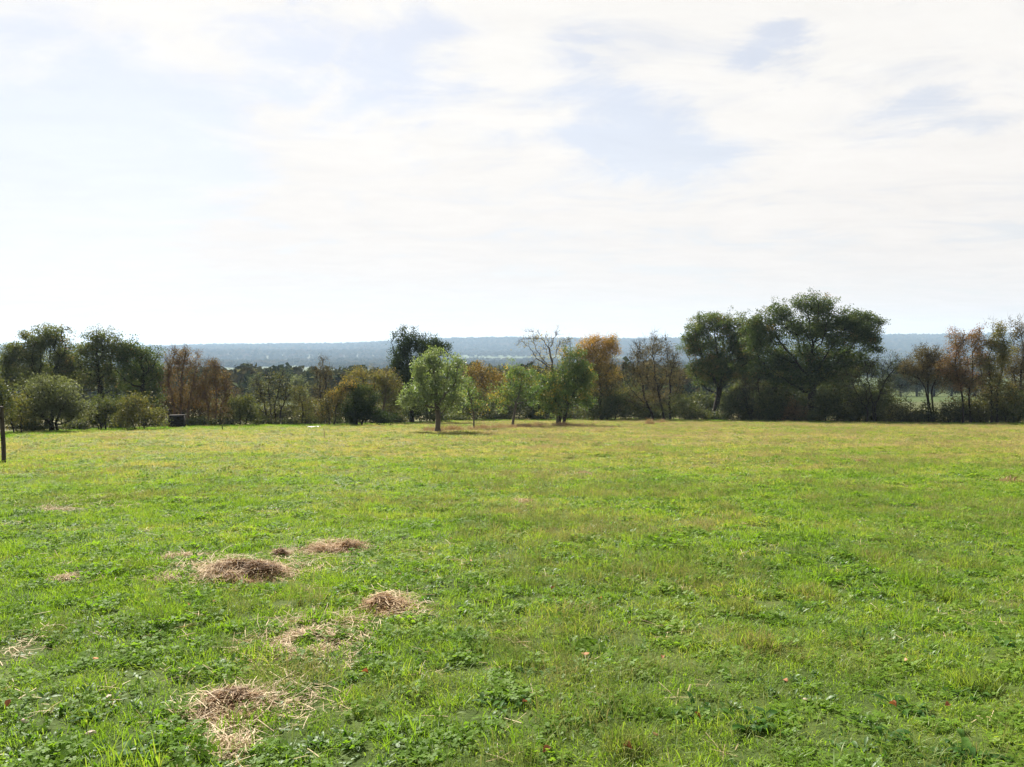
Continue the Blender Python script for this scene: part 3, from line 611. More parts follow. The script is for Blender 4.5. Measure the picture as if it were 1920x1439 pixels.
# ---- trees of the valley seen over and between the hedge
VG = 'trees in the valley beyond the hedge'
for (uu, tp, w, d_, lf, lab, sd) in [
        (455, 690, 16, 240, 'far_leaf', 'hazy valley tree right above the dark bush with orange flecks', 61), (482, 700, 16, 180, 'far_leaf', 'pale valley tree behind left stems of the fanned grey tree', 62),
        (535, 693, 18, 210, 'far_leaf', 'pale valley tree behind right stems of the fanned grey tree', 63), (560, 700, 15, 170, 'willow_leaf', 'grey-green valley tree behind the slender green tree', 64),
        (585, 690, 15, 260, 'far_leaf', 'hazy valley tree left of the slim brown tree', 65), (645, 690, 15, 300, 'far_leaf', 'hazy valley tree above the yellow-orange arching shrub', 66),
        (440, 705, 14, 330, 'far_leaf', 'small hazy tree beside the valley houses', 67), (500, 690, 14, 380, 'far_leaf', 'small hazy valley tree above the fanned grey tree', 68),
        (860, 672, 16, 420, 'far_leaf', 'hazy valley tree right of the tall dark evergreen', 69), (1285, 690, 14, 190, 'brown_leaf', 'brownish valley tree left of the first large oak', 70),
        (1262, 680, 18, 230, 'far_leaf', 'hazy valley tree behind the brown half-bare tree', 71), (1690, 692, 22, 260, 'far_leaf', 'dark valley tree above the bright far field, left one', 72),
        (1720, 696, 20, 265, 'far_leaf', 'dark valley tree above the bright far field, middle one', 73), (1665, 698, 20, 270, 'far_leaf', 'dark valley tree half behind the leaning thorn tree', 74),
        (1752, 700, 20, 262, 'far_leaf', 'dark valley tree above the bright far field, right one', 75), (1785, 702, 22, 268, 'far_leaf', 'dark valley tree behind the reddish thin trees', 76), (1830, 704, 24, 272, 'far_leaf', 'dark valley tree behind the yellow-green tree', 77)]:
    foot = 655 + (EYE - float(H(X(uu, d_), d_))) / d_ * F; hh = max(8, foot - tp)
    tree('valley_tree', lab, 'tree', uu, d_, [(uu, tp + hh * .35, w * .8, hh * .34), (uu - w * .4, tp + hh * .5, w * .6, hh * .3), (uu + w * .45, tp + hh * .48, w * .6, hh * .3), (uu, tp + hh * .7, w * .8, hh * .25)],
         lf, r=.02 * d_ / 15, clump=.30, per=40, spread=.55, size=.34, fork=.3, seed=sd, group=VG)

# ---- second row: dim thickets and small trees just behind the hedge
SR = 'second row of thickets behind the hedge'
for (uu, w, tp, ex, lf, tn, lab) in [
        (40, 60, 735, 14, 'bramble_leaf', .1, 'the leftmost oak'), (150, 50, 742, 14, 'bramble_leaf', .1, 'the second oak from the left'), (235, 46, 730, 14, 'bramble_leaf', .12, 'the third oak from the left'),
        (318, 40, 728, 14, 'brown_leaf', -.1, 'the dark wooden box'), (365, 40, 735, 12, 'brown_leaf', -.05, 'the taller rust-brown tree'), (425, 40, 742, 12, 'bramble_leaf', .15, 'the shorter rust-brown tree'),
        (490, 44, 752, 13, 'olive_leaf', -.2, 'the fanned grey tree'), (545, 44, 756, 13, 'olive_leaf', -.18, 'the slender green tree in the gap'), (600, 44, 742, 14, 'brown_leaf', .1, 'the yellow-orange arching shrub'),
        (660, 46, 728, 16, 'brown_leaf', .1, 'the dark glossy bush'), (745, 46, 735, 14, 'bramble_leaf', .1, 'the rounded orange-brown tree'), (840, 52, 720, 14, 'bramble_leaf', .0, 'the foremost apple tree'),
        (935, 52, 715, 12, 'bramble_leaf', .1, 'the yellow-patched fruit tree'), (1060, 50, 712, 12, 'bramble_leaf', .0, 'the forked fruit tree'), (1180, 48, 715, 14, 'bramble_leaf', .05, 'the orange-topped tree'),
        (1250, 46, 735, 16, 'brown_leaf', -.05, 'the brown half-bare tree'), (1310, 44, 730, 14, 'bramble_leaf', .05, 'the first large oak'), (1400, 56, 705, 14, 'bramble_leaf', .0, 'the dark tangled thorn tree'),
        (1480, 54, 700, 12, 'bramble_leaf', -.05, 'the largest oak, left side'), (1565, 56, 700, 12, 'bramble_leaf', .0, 'the largest oak, right side'), (1640, 44, 715, 12, 'bramble_leaf', .05, 'the leaning thorn tree'),
        (1845, 44, 735, 12, 'brown_leaf', .05, 'the upright yellow-green tree'), (1910, 50, 722, 12, 'bramble_leaf', .1, 'the bare-topped tree at the right edge')]:
    d_ = hedge_d(uu) + ex; foot = 655 + (EYE - float(H(X(uu, d_), d_))) / d_ * F; hh = (foot - tp) / 2
    tree('thicket', 'dim dense thicket in second row just behind ' + lab, 'thicket', uu, d_, [(uu, foot - hh * 1.05, w * .75, hh), (uu - w * .5, foot - hh * .8, w * .55, hh * .8), (uu + w * .5, foot - hh * .75, w * .55, hh * .75)], lf, r=.09, clump=.75, per=46, spread=.42, size=.17,
         fork=.22, stems=[-10, 0, 9], seed=int(uu) + 900, tint=tn, twig=350, twig_len=.9, twig_w=.012, group=SR)

# ---- brambles and low growth closing the foot of the hedge on the left and behind the orchard
BG = 'low brambles at the hedge foot'
for (uu, w, tp, lab) in [(60, 34, 782, 'under the left half of the grey-green shrub'), (135, 30, 784, 'under the right half of the grey-green shrub'), (222, 30, 780, 'between the low green and the olive-brown shrub'), (302, 26, 782, 'just left of the dark wooden box'),
        (368, 30, 776, 'just right of the dark wooden box'), (418, 30, 778, 'below the shorter rust-brown tree'), (492, 32, 782, 'at the foot of the fanned grey tree'), (545, 30, 783, 'left of the slender green tree'), (590, 28, 778, 'right of the slender green tree'), (640, 30, 782, 'in front of the yellow-orange shrub'),
        (735, 32, 776, 'between the dark glossy bush and the tall evergreen'), (850, 36, 770, 'between apple tree and slim young fruit tree'), (930, 34, 770, 'left of the yellow-patched fruit tree'), (1010, 34, 770, 'right of the yellow-patched fruit tree'), (1075, 34, 768, 'right behind the forked fruit tree'), (1230, 34, 768, 'behind the dry tussocks'), (1310, 30, 766, 'left of the first large oak trunk'), (1345, 26, 768, 'in front of the first large oak trunk'), (1420, 34, 764, 'below the dark tangled thorn tree'), (1525, 30, 768, 'in front of the largest oak trunk'), (1465, 34, 766, 'midway between the two large oak trunks'), (1590, 36, 764, 'right of the largest oak trunk'), (1650, 34, 768, 'at the foot of the leaning thorn tree'), (1705, 30, 774, 'before the bright far field'), (1765, 30, 772, 'left of the reddish thin trees'), (1822, 32, 768, 'between the reddish and the yellow-green trees'), (1880, 34, 766, 'right of the yellow-green tree')]:
    d_ = hedge_d(uu) + 2.2; foot = 655 + (EYE - float(H(X(uu, d_), d_))) / d_ * F; hh = (foot - tp) / 2 + 1
    tree('bramble', 'low dark bramble mound ' + lab, 'bramble', uu, d_, [(uu, foot - hh * .8, w * .8, hh), (uu - w * .5, foot - hh * .5, w * .6, hh * .8), (uu + w * .5, foot - hh * .5, w * .6, hh * .8)], 'bramble_leaf', r=.03, clump=.8, per=40, spread=.26, size=.13, core=1.3,
         fork=.25, stems=[-8, 0, 8], seed=int(uu) + 2000, tint=.02, twig=120, twig_len=.5, group=BG)
# ------------------------------------------------------------------ far woods and houses
def far_crown(seed, n=420):
    """crown of a distant tree: leaf sprays over several boughs, uneven outline"""
    rng = np.random.default_rng(seed); k = 11; b = rng.normal(size=(k, 3)); b /= np.linalg.norm(b, axis=1)[:, None]; b *= np.array([.62, .62, .5]) * rng.uniform(.7, 1.15, (k, 1)); b[:, 2] += .35
    i = rng.integers(0, k, n); C = b[i] + rng.normal(size=(n, 3)) * np.array([.2, .2, .17])
    return leaves_mesh('tree_crown', C, .30, np.full(n, .5), rng, MAT['wood_canopy'], up=.5, aspect=.8)

m, N = new_mat('wood_canopy'); out = N.n('ShaderNodeOutputMaterial'); bs = N.n('ShaderNodeBsdfDiffuse')
rnd = N.n('ShaderNodeObjectInfo').outputs['Random']; pos = N.n('ShaderNodeNewGeometry').outputs['Position']
N.set(bs.inputs[0], N.ramp(N.math('ADD', N.math('MULTIPLY', rnd, .6), N.math('MULTIPLY', N.noise(pos, .006, 3), .4)), [(.1, (.035, .052, .018)), (.45, (.06, .08, .028)), (.7, (.10, .10, .035)), (.95, (.16, .11, .05))]))
N.set(out.inputs[0], bs.outputs[0])

def scatter(name, pts, rot, scl, idx, sources, label, cat):
    """one 'stuff' object: points carrying rotation, scale and kind, instanced by geometry nodes"""
    me = bpy.data.meshes.new(name); me.vertices.add(len(pts)); me.vertices.foreach_set('co', np.asarray(pts, np.float32).ravel())
    for nm, tp, arr, key in (('rot', 'FLOAT_VECTOR', rot, 'vector'), ('scl', 'FLOAT_VECTOR', scl, 'vector'), ('idx', 'INT', idx, 'value')):
        a = me.attributes.new(nm, tp, 'POINT'); a.data.foreach_set(key, np.asarray(arr, np.int32 if tp == 'INT' else np.float32).ravel())
    coll = bpy.data.collections.new(name + '_kinds')
    for i, s in enumerate(sources):
        so = bpy.data.objects.new('%s_kind_%02d' % (name, i), s); coll.objects.link(so)
    ng = bpy.data.node_groups.new(name, 'GeometryNodeTree')
    ng.interface.new_socket('Geometry', in_out='INPUT', socket_type='NodeSocketGeometry'); ng.interface.new_socket('Geometry', in_out='OUTPUT', socket_type='NodeSocketGeometry')
    n = ng.nodes; L = ng.links.new; gi = n.new('NodeGroupInput'); go = n.new('NodeGroupOutput'); iop = n.new('GeometryNodeInstanceOnPoints')
    ci = n.new('GeometryNodeCollectionInfo'); ci.inputs[0].default_value = coll; ci.inputs['Separate Children'].default_value = True; ci.inputs['Reset Children'].default_value = True
    def attr(nm, tp):
        a = n.new('GeometryNodeInputNamedAttribute'); a.data_type = tp; a.inputs[0].default_value = nm; return a.outputs[0]
    L(gi.outputs[0], iop.inputs['Points']); L(ci.outputs[0], iop.inputs['Instance']); iop.inputs['Pick Instance'].default_value = True
    L(attr('idx', 'INT'), iop.inputs['Instance Index']); L(attr('scl', 'FLOAT_VECTOR'), iop.inputs['Scale'])
    e2r = n.new('FunctionNodeEulerToRotation'); L(attr('rot', 'FLOAT_VECTOR'), e2r.inputs[0]); L(e2r.outputs[0], iop.inputs['Rotation'])
    L(iop.outputs[0], go.inputs[0])
    o = link(name, me); md = o.modifiers.new('scatter', 'NODES'); md.node_group = ng
    return tag(o, label, cat, kind='stuff')

def far_woods():
    rng = np.random.default_rng(5); pts = []
    # valley floor: woods in drifts, hedgerows, open fields left between
    n = 27000; y = rng.uniform(190, 2900, n); x = rng.uniform(-1, 1, n) * (y * .85 + 120)
    dens = vnoise(x, y, 330, 21) * .6 + vnoise(x, y * 2.2, 260, 22) * .5
    band = np.exp(-((y - 1950) / 330) ** 2) * .55 + np.exp(-((y - 2700) / 250) ** 2) * .3
    keep = dens + band > .62
    # open fields seen from the meadow: the pale strip left of centre, the bright field at right
    az = x / y; keep &= ~((az > -.31) & (az < -.235) & (y > 1480) & (y < 1760)); keep &= ~((az > .40) & (y < 900));
    keep &= ~((az > -.08) & (az < .10) & (y > 2380) & (y < 2620))
    pts.append(np.stack([x[keep], y[keep], np.clip(4.2 + y[keep] / 260, 4.5, 7.5)], 1))
    # wooded ridge
    n = 30000; y = rng.uniform(2900, 4500, n); x = rng.uniform(-1, 1, n) * (y * .80); keep = (vnoise(x, y, 420, 31) * .6 + vnoise(x, y, 170, 32) * .4 > .34) | (y > 3750)
    az = x / y; keep &= ~((az > .02) & (az < .055) & (y > 2950) & (y < 3230))
    pts.append(np.stack([x[keep], y[keep], np.full(keep.sum(), 11.0)], 1))
    Q = np.vstack(pts); n = len(Q); s = Q[:, 2] * rng.uniform(.65, 1.25, n); x, y = Q[:, 0], Q[:, 1]
    P3 = np.stack([x, y, H(x, y, False) + s * .25], 1); rot = np.stack([np.zeros(n), np.zeros(n), rng.uniform(0, 6.28, n)], 1)
    scl = np.stack([s * rng.uniform(.8, 1.15, n), s * rng.uniform(.8, 1.15, n), s * rng.uniform(.8, 1.2, n)], 1)
    scatter('far_woodland', P3, rot, scl, rng.integers(0, 6, n), [far_crown(i) for i in range(6)], 'hazy blue-green woods covering the valley and the far ridge', 'woodland')
far_woods()

def box(cx, cy, cz, sx, sy, sz):
    v = np.array([(x, y, z) for x in (-.5, .5) for y in (-.5, .5) for z in (-.5, .5)]) * (sx, sy, sz) + (cx, cy, cz)
    f = np.array([(0, 1, 3, 2), (4, 6, 7, 5), (0, 4, 5, 1), (2, 3, 7, 6), (0, 2, 6, 4), (1, 5, 7, 3)]); return v, f

def house(u, d, w, dp, h, rz, label):
    x = (u - 960) * d / F; root = empty('farmhouse', (x, d, float(H(x, d, False))), rz); tag(root, label, 'house', 'white houses in the valley')
    link('wall', np_mesh('wall', *box(0, 0, h / 2, w, dp, h), MAT['house_wall']), root)
    rh = w * .28; o = .35
    v = np.array([(-w / 2 - o, -dp / 2 - o, h), (w / 2 + o, -dp / 2 - o, h), (w / 2 + o, dp / 2 + o, h), (-w / 2 - o, dp / 2 + o, h), (-w / 2 - o, 0, h + rh), (w / 2 + o, 0, h + rh)], float)
    rf = link('roof', np_mesh('roof', v, [np.array([(0, 1, 5, 4), (2, 3, 4, 5), (3, 2, 1, 0)]), np.array([(1, 2, 5), (3, 0, 4)])], MAT['house_roof']), root)
    link('chimney', np_mesh('chimney', *box(w * .3, 0, h + rh, .7, .7, 1.6), MAT['house_roof']), rf)
    me = np_mesh('window', *box(0, 0, 0, 1.1, .12, 1.3), MAT['window_glass'])
    for i in range(3): link('window', me, root, ((i - 1) * w * .28, -dp / 2 - .03, h * .55))
house(467, 520, 9, 7, 4.5, .3, 'white farmhouse deep in the valley above the dark flecked bush')
house(476, 560, 8, 6, 4.0, -.2, 'second white house in the valley, right of the farmhouse')

# ------------------------------------------------------------------ grass
def blade_clump(seed, n, R, hmin, hmax, w, lean=.5, mat='grass_blade', head=False, dome=0.0):
    rng = np.random.default_rng(seed); V = []; Q = []; T = []; tint = []
    for i in range(n):
        r = R * math.sqrt(rng.uniform()); a = rng.uniform(0, 6.283); b = np.array([r * math.cos(a), r * math.sin(a), -.01])
        h = rng.uniform(hmin, hmax) * (1 - dome * (r / R) ** 1.3); la = rng.uniform(0, 6.283); ln = abs(rng.normal()) * lean * h; out = np.array([math.cos(la), math.sin(la), 0]); sd = np.array([-math.sin(la), math.cos(la), 0]) ; tw = rng.uniform(0, 6.283); sd = np.array([math.cos(tw), math.sin(tw), 0])
        ww = w * rng.uniform(.6, 1.3); o = len(V)
        p1 = b + out * ln * .25 + np.array([0, 0, h * .5]); p2 = b + out * ln * .65 + np.array([0, 0, h * .82]); p3 = b + out * ln * 1.15 + np.array([0, 0, h * .97])
        V += [b - sd * ww * .4, b + sd * ww * .4, p1 + sd * ww * .5, p1 - sd * ww * .5, p2 + sd * ww * (.8 if head else .38), p2 - sd * ww * (.8 if head else .38), p3]
        Q += [(o, o + 1, o + 2, o + 3), (o + 3, o + 2, o + 4, o + 5)]; T += [(o + 5, o + 4, o + 6)]; tint.append(np.clip(rng.normal(.5, .22), 0, 1))
    t = np.array(tint); return np_mesh('grass_tuft', np.array(V), [np.array(Q), np.array(T)], MAT[mat], {'tint': ('FACE', np.concatenate([np.repeat(t, 2), t]))})

def leaf_strip(b, az, L, W, rise, droop, fold=.15):
    """a broad leaf from point b: 2 x 5 outline points, midrib lower than the edges"""
    out = np.array([math.cos(az), math.sin(az), 0]); sd = np.array([-math.sin(az), math.cos(az), 0]); V = []
    for t, wf in ((0, .12), (.3, .8), (.6, 1.0), (.85, .65), (1.0, .08)):
        p = b + out * L * t * math.cos(rise) + np.array([0, 0, L * (t * math.sin(rise) - droop * t * t)])
        up = np.array([0, 0, fold * W * wf]); V += [p - sd * W * wf / 2 + up, p, p + sd * W * wf / 2 + up]
    F_ = []
    for i in range(4):
        a = i * 3; F_ += [(a, a + 1, a + 4, a + 3), (a + 1, a + 2, a + 5, a + 4)]
    return V, F_

def rosette(seed, n, Lr, Wr, mat, rise=(.2, .9), spread=.02):
    rng = np.random.default_rng(seed); V = []; Q = []; tint = []
    for i in range(n):
        L = rng.uniform(*Lr); v, f = leaf_strip(np.array([*rng.normal(size=2) * spread, 0]), rng.uniform(0, 6.283), L, L * rng.uniform(*Wr), rng.uniform(*rise), rng.uniform(.1, .5))
        o = len(V); V += v; Q += [tuple(o + k for k in q) for q in f]; tint += [rng.uniform(.2, .8)] * len(f)
    return np_mesh('weed_rosette', np.array(V), np.array(Q), MAT[mat], {'tint': ('FACE', tint)}, smooth=True)

def clover(seed, n, R):
    rng = np.random.default_rng(seed); V = []; Q = []; tint = []
    for i in range(n):
        r = R * math.sqrt(rng.uniform()); a = rng.uniform(0, 6.283); c = np.array([r * math.cos(a), r * math.sin(a), rng.uniform(.012, .05)]); t0 = rng.uniform(0, 6.283); tl = rng.normal(size=2) * .35; tt = rng.uniform(.2, .8)
        for k in range(3):
            an = t0 + k * 2.094; L = rng.uniform(.012, .022); d = np.array([math.cos(an), math.sin(an), 0]); s = np.array([-d[1], d[0], 0]); d[2] = tl @ d[:2]; s[2] = tl @ s[:2]
            o = len(V); V += [c, c + d * L * .6 + s * L * .55, c + d * L * 1.1, c + d * L * .6 - s * L * .55]; Q.append((o, o + 1, o + 2, o + 3)); tint.append(tt)
    return np_mesh('clover_patch', np.array(V), np.array(Q), MAT['clover_leaf'], {'tint': ('FACE', tint)})

def straw_strands(rng, n, R, Lr, w, hfun, flat=.18, ring=0.0, mat='straw', dark=0.0, name='strands'):
    """loose stalks lying on one another over a low mound"""
    a = rng.uniform(0, 6.283, n); r = np.sqrt(rng.uniform(ring ** 2, 1, n)); x = r * np.cos(a); y = r * np.sin(a)
    if not ring:
        kc = 6; ca = rng.uniform(0, 6.283, kc); cr = rng.uniform(.05, .72, kc); cs = rng.uniform(.14, .36, kc); g = rng.choice(kc, n, p=cs / cs.sum()); x = np.cos(ca[g]) * cr[g] + rng.normal(size=n) * cs[g]; y = np.sin(ca[g]) * cr[g] + rng.normal(size=n) * cs[g]
    x = x * R[0] + rng.normal(size=n) * R[0] * .08; y = y * R[1] + rng.normal(size=n) * R[1] * .08
    hm = hfun(x, y); z = hm * rng.uniform(.35, 1.05, n) + .012
    az = rng.uniform(0, 6.283, n); pt = rng.normal(size=n) * flat; L = rng.uniform(*Lr, n)
    d = np.stack([np.cos(az) * np.cos(pt), np.sin(az) * np.cos(pt), np.sin(pt)], 1); s = np.cross(d, rng.normal(size=(n, 3)) * .4 + np.array([0, 0, 1.])); s /= np.linalg.norm(s, axis=1)[:, None]
    c = np.stack([x, y, z], 1); bend = rng.normal(size=(n, 3)) * L[:, None] * .06; W = (w * rng.uniform(.5, 1.4, n))[:, None]; e1 = c - d * L[:, None] / 2; e2 = c + d * L[:, None] / 2; m = c + bend
    for e in (e1, e2, m): e[:, 2] = np.maximum(e[:, 2], .006)
    v = np.stack([e1 - s * W / 2, e1 + s * W / 2, m + s * W / 2, m - s * W / 2, e2 + s * W / 2, e2 - s * W / 2], 1).reshape(-1, 3); o = np.arange(n)[:, None] * 6
    f = np.concatenate([o + np.array([[0, 1, 2, 3]]), o + np.array([[3, 2, 4, 5]])]); t = np.clip(rng.normal(.5, .25, n) - dark * (hm / (hm.max() + 1e-6)), 0, 1)
    return np_mesh(name, v, f, MAT[mat], {'tint': ('FACE', np.concatenate([t, t]))})

STRAW = []          # (x, y, rx, ry) of the straw patches, filled below, grass keeps thin there
SP = [  # photo x, y, half width px, half depth m, height m, strands, material, ring, label
    (455, 1084, 88, .52, .16, 3900, 'straw', 0, 'largest brown straw heap, with a darker matted front, left of centre', .5),
    (634, 1030, 62, .42, .12, 1800, 'straw', 0, 'farthest brown straw heap, right of the largest heap', .25),
    (526, 1046, 18, .18, .13, 420, 'straw', 0, 'smallest dark straw clump, between the two farthest heaps', .45),
    (345, 1047, 60, .22, .04, 600, 'straw_pale', 0, 'pale flat strip of straw behind the largest heap', 0),
    (314, 1087, 30, .18, .05, 260, 'straw_pale', 0, 'small pale straw tuft just left of the largest heap', .2),
    (126, 1089, 32, .16, .03, 200, 'straw_pale', 0, 'thin pale straw scrap farthest to the left', 0),
    (722, 1140, 52, .34, .10, 1200, 'straw', 0, 'loose straw heap farthest to the right, with pale strands', .1),
    (572, 1210, 68, .36, .05, 1500, 'straw_pale', .6, 'pale ring-shaped straw patch with grass showing in its middle', 0),
    (434, 1338, 76, .24, .12, 2300, 'straw', 0, 'nearest brown straw heap with a pale stone beside it', .45),
    (440, 1400, 52, .16, .03, 330, 'straw_pale', 0, 'loose pale straw strands at the bottom below the nearest heap', 0),
    (40, 1215, 70, .55, .012, 90, 'straw_pale', 0, 'thin pale straw litter spread by the left picture edge', 0),
    (120, 955, 95, .8, .03, 500, 'straw_pale', 0, 'thin greyish straw band far left in the field', 0),
    (975, 943, 30, .35, .03, 220, 'straw', 0, 'small reddish straw scrap in mid-field below the orchard', 0),
    (1612, 866, 32, .7, .04, 260, 'straw', 0, 'dark bare scrap of straw far right in the field', .3),
    (1102, 890, 24, .5, .03, 200, 'straw', 0, 'brown straw scrap beyond the mid-field scrap', .2)]
for i, (u, v, hw, dp, hh, n, mt, ring, lab, dark) in enumerate(SP):
    g = G(u, v); rx = hw * g[1] / F; STRAW.append((g[0], g[1], rx, dp, ring)); rng = np.random.default_rng(100 + i)
    sd = i
    def hf(x, y, rx=rx, dp=dp, hh=hh, sd=sd):
        q = np.clip(1 - (x / rx) ** 2 - (y / dp) ** 2, 0, 1); return .85 * hh * q ** .7 * (.15 + 1.1 * vnoise(x + 9, y + 9, .16, 50 + sd) ** 1.3)
    root = tag(empty('straw_heap' if hh > .045 else 'straw_patch', (g[0], g[1], g[2])), lab, 'straw', 'straw left lying on the grass')
    link('matted_straw', straw_strands(rng, int(n * .75 * 1.3), (rx * .85, dp * .85), (.04, .15), .0045 if g[1] < 15 else .009, hf, ring=ring, mat=mt, dark=dark), root)
    link('loose_straw', straw_strands(rng, int(n * .42), (rx * 1.9, dp * 1.9), (.08, .26), .004 if g[1] < 15 else .008, hf, flat=.25, ring=ring, mat='straw_pale'), root)

def field_points(rng, n, y0, y1, margin=4.0):
    """even spread over the part of the field the viewer looks on, with room to each side"""
    Y = rng.uniform(y0, y1, n * 3); Xm = .76 * Y + margin; Xx = rng.uniform(-1, 1, n * 3) * (.76 * y1 + margin); k = np.abs(Xx) < Xm; X_, Y_ = Xx[k][:n], Y[k][:n]
    lim = np.interp(960 + X_ / Y_ * F, _hu, _hd); k = Y_ < lim + 4; return X_[k], Y_[k]

def straw_mask(x, y):
    m = np.zeros(len(x))
    for (a, b, rx, ry, ring) in STRAW:
        q = np.sqrt(((x - a) / rx) ** 2 + ((y - b) / ry) ** 2); mm = np.clip((.95 - q) / .6, 0, 1)
        if ring: mm = mm * (q > ring * .8)
        m = np.maximum(m, mm)
    return m

def grass():
    src = [blade_clump(1, 52, .11, .018, .052, .0044, .9), blade_clump(2, 46, .12, .02, .065, .0042, 1.1), blade_clump(3, 54, .10, .015, .045, .0048, 1.2),        # 0-2 short turf
           rosette(4, 15, (.04, .09), (.2, .32), 'rosette_leaf', (.2, 1.0)), rosette(5, 12, (.035, .08), (.28, .45), 'rosette_leaf', (.1, .8), .035), rosette(6, 18, (.04, .10), (.14, .25), 'rosette_leaf', (.4, 1.2)),  # 3-5 weeds
           clover(7, 50, .12), clover(8, 40, .10),                                                                                              # 6-7 clover
           blade_clump(9, 60, .16, .07, .17, .0020, .55, 'seed_stem', True), blade_clump(10, 44, .13, .06, .15, .0018, .65, 'seed_stem', True),       # 8-9 wispy seed heads
           blade_clump(11, 70, .13, .05, .13, .0042, .6)]                                                                                           # 10 longer grass
    rng = np.random.default_rng(3); sb = straw_strands(np.random.default_rng(77), 7, (.12, .12), (.05, .16), .004, lambda x, y: 0 * x + .02, mat='straw_bit'); src.append(sb)  # 11
    PX, PY, K, S, SZ = [], [], [], [], []
    for (y0, y1, dens, sc) in ((1.6, 8, 150, .95), (8, 16, 105, 1.1), (16, 32, 48, 1.5), (32, 98, 15, 2.3)):
        area = (y1 - y0) * (.76 * (y0 + y1) + 8); x, y = field_points(rng, int(area * dens), y0, y1); n = len(x)
        wn = vnoise(x, y, .55, 61) * .6 + vnoise(x, y, 2.3, 62) * .5; sn = vnoise(x, y, 1.1, 63) * .55 + vnoise(x, y, 5.0, 64) * .5; u = rng.uniform(size=n)
        k = rng.integers(0, 3, n)
        right = np.clip((x / y + .15) * 1.2, 0, .25)
        k = np.where(u < np.clip((wn - .44) * 1.4, .04, .30), rng.integers(3, 6, n), k)
        k = np.where((u > .70) & (u < .80), rng.integers(6, 8, n), k)
        k = np.where((u > .80) & (u < .80 + np.clip((sn - .66 + right) * .7, 0, .15)), rng.integers(8, 10, n), k)
        k = np.where(u > .972, 10, k); k = np.where((u > .945) & (u < .958 + .02 * (x < 0) * (y < 14)), 11, k)
        sm = straw_mask(x, y); keep = rng.uniform(size=n) > sm * .9; x, y, k = x[keep], y[keep], k[keep]; n = len(x)
        s = sc * rng.uniform(.7, 1.35, n); hz = .85 * (s / sc) * sc ** .35 * (.7 + .6 * vnoise(x, y, 1.7, 66)); s = np.where((k >= 3) & (k <= 5), s * .78 * sc ** -.25, s)
        PX.append(x); PY.append(y); K.append(k); S.append(s); SZ.append(np.where((k >= 3) & (k <= 5), s * .9, hz))
    x, y, k, s, sz = map(np.concatenate, (PX, PY, K, S, SZ)); n = len(x)
    rot = np.stack([rng.normal(size=n) * .12, rng.normal(size=n) * .12, rng.uniform(0, 6.283, n)], 1)
    scatter('meadow_grass', np.stack([x, y, H(x, y)], 1), rot, np.stack([s, s, sz], 1), k, src, 'short green pasture grass with clover and weeds covering the field', 'grass')
    # dry fringe left uncut under the orchard row
    q = []
    for (u0, v0, u1, v1, w, m) in ((800, 810, 895, 808, .5, 60), (890, 806, 985, 802, .5, 70), (965, 803, 1060, 800, .55, 80), (1040, 800, 1098, 801, .7, 60)):
        a, b = G(u0, v0), G(u1, v1); t = rng.uniform(size=m)[:, None]; pp = a + (b - a) * t; pp[:, 0] += rng.normal(size=m) * .3; pp[:, 1] += rng.normal(size=m) * w; q.append(pp)
    q = np.vstack(q); n = len(q); sc = rng.uniform(.7, 1.3, n)
    src2 = [blade_clump(21, 50, .22, .16, .40, .006, .5, 'dry_grass_mat', True), blade_clump(22, 44, .2, .12, .32, .006, .6, 'dry_grass_mat', True)]
    scatter('dry_grass', np.stack([q[:, 0], q[:, 1], H(q[:, 0], q[:, 1])], 1), np.stack([0 * sc, 0 * sc, rng.uniform(0, 6.28, n)], 1), np.stack([sc, sc, sc * rng.uniform(.6, 1.2, n)], 1), rng.integers(0, 2, n), src2, 'uncut russet dry grass fringe along the feet of the orchard trees', 'dry grass')
    # rough grass and nettles under the hedge
    m = 8000; u = rng.uniform(-120, 2040, m); d = np.interp(u, _hu, _hd) + rng.normal(size=m) * 2.0 + .6; xx = (u - 960) * d / F; sc = rng.uniform(.8, 1.6, m)
    src3 = [blade_clump(31, 60, .22, .06, .17, .008, .6, 'verge_blade'), rosette(32, 14, (.06, .12), (.25, .4), 'rosette_leaf', (.3, 1.1), .08), blade_clump(33, 50, .2, .05, .13, .006, .7, 'verge_blade')]
    scatter('rough_grass', np.stack([xx, d, H(xx, d)], 1), np.stack([0 * sc, 0 * sc, rng.uniform(0, 6.28, m)], 1), np.stack([sc, sc, sc * .8], 1), rng.choice(3, m, p=[.45, .12, .43]), src3, 'rough green grass and weeds along the foot of the hedge', 'grass')
grass()

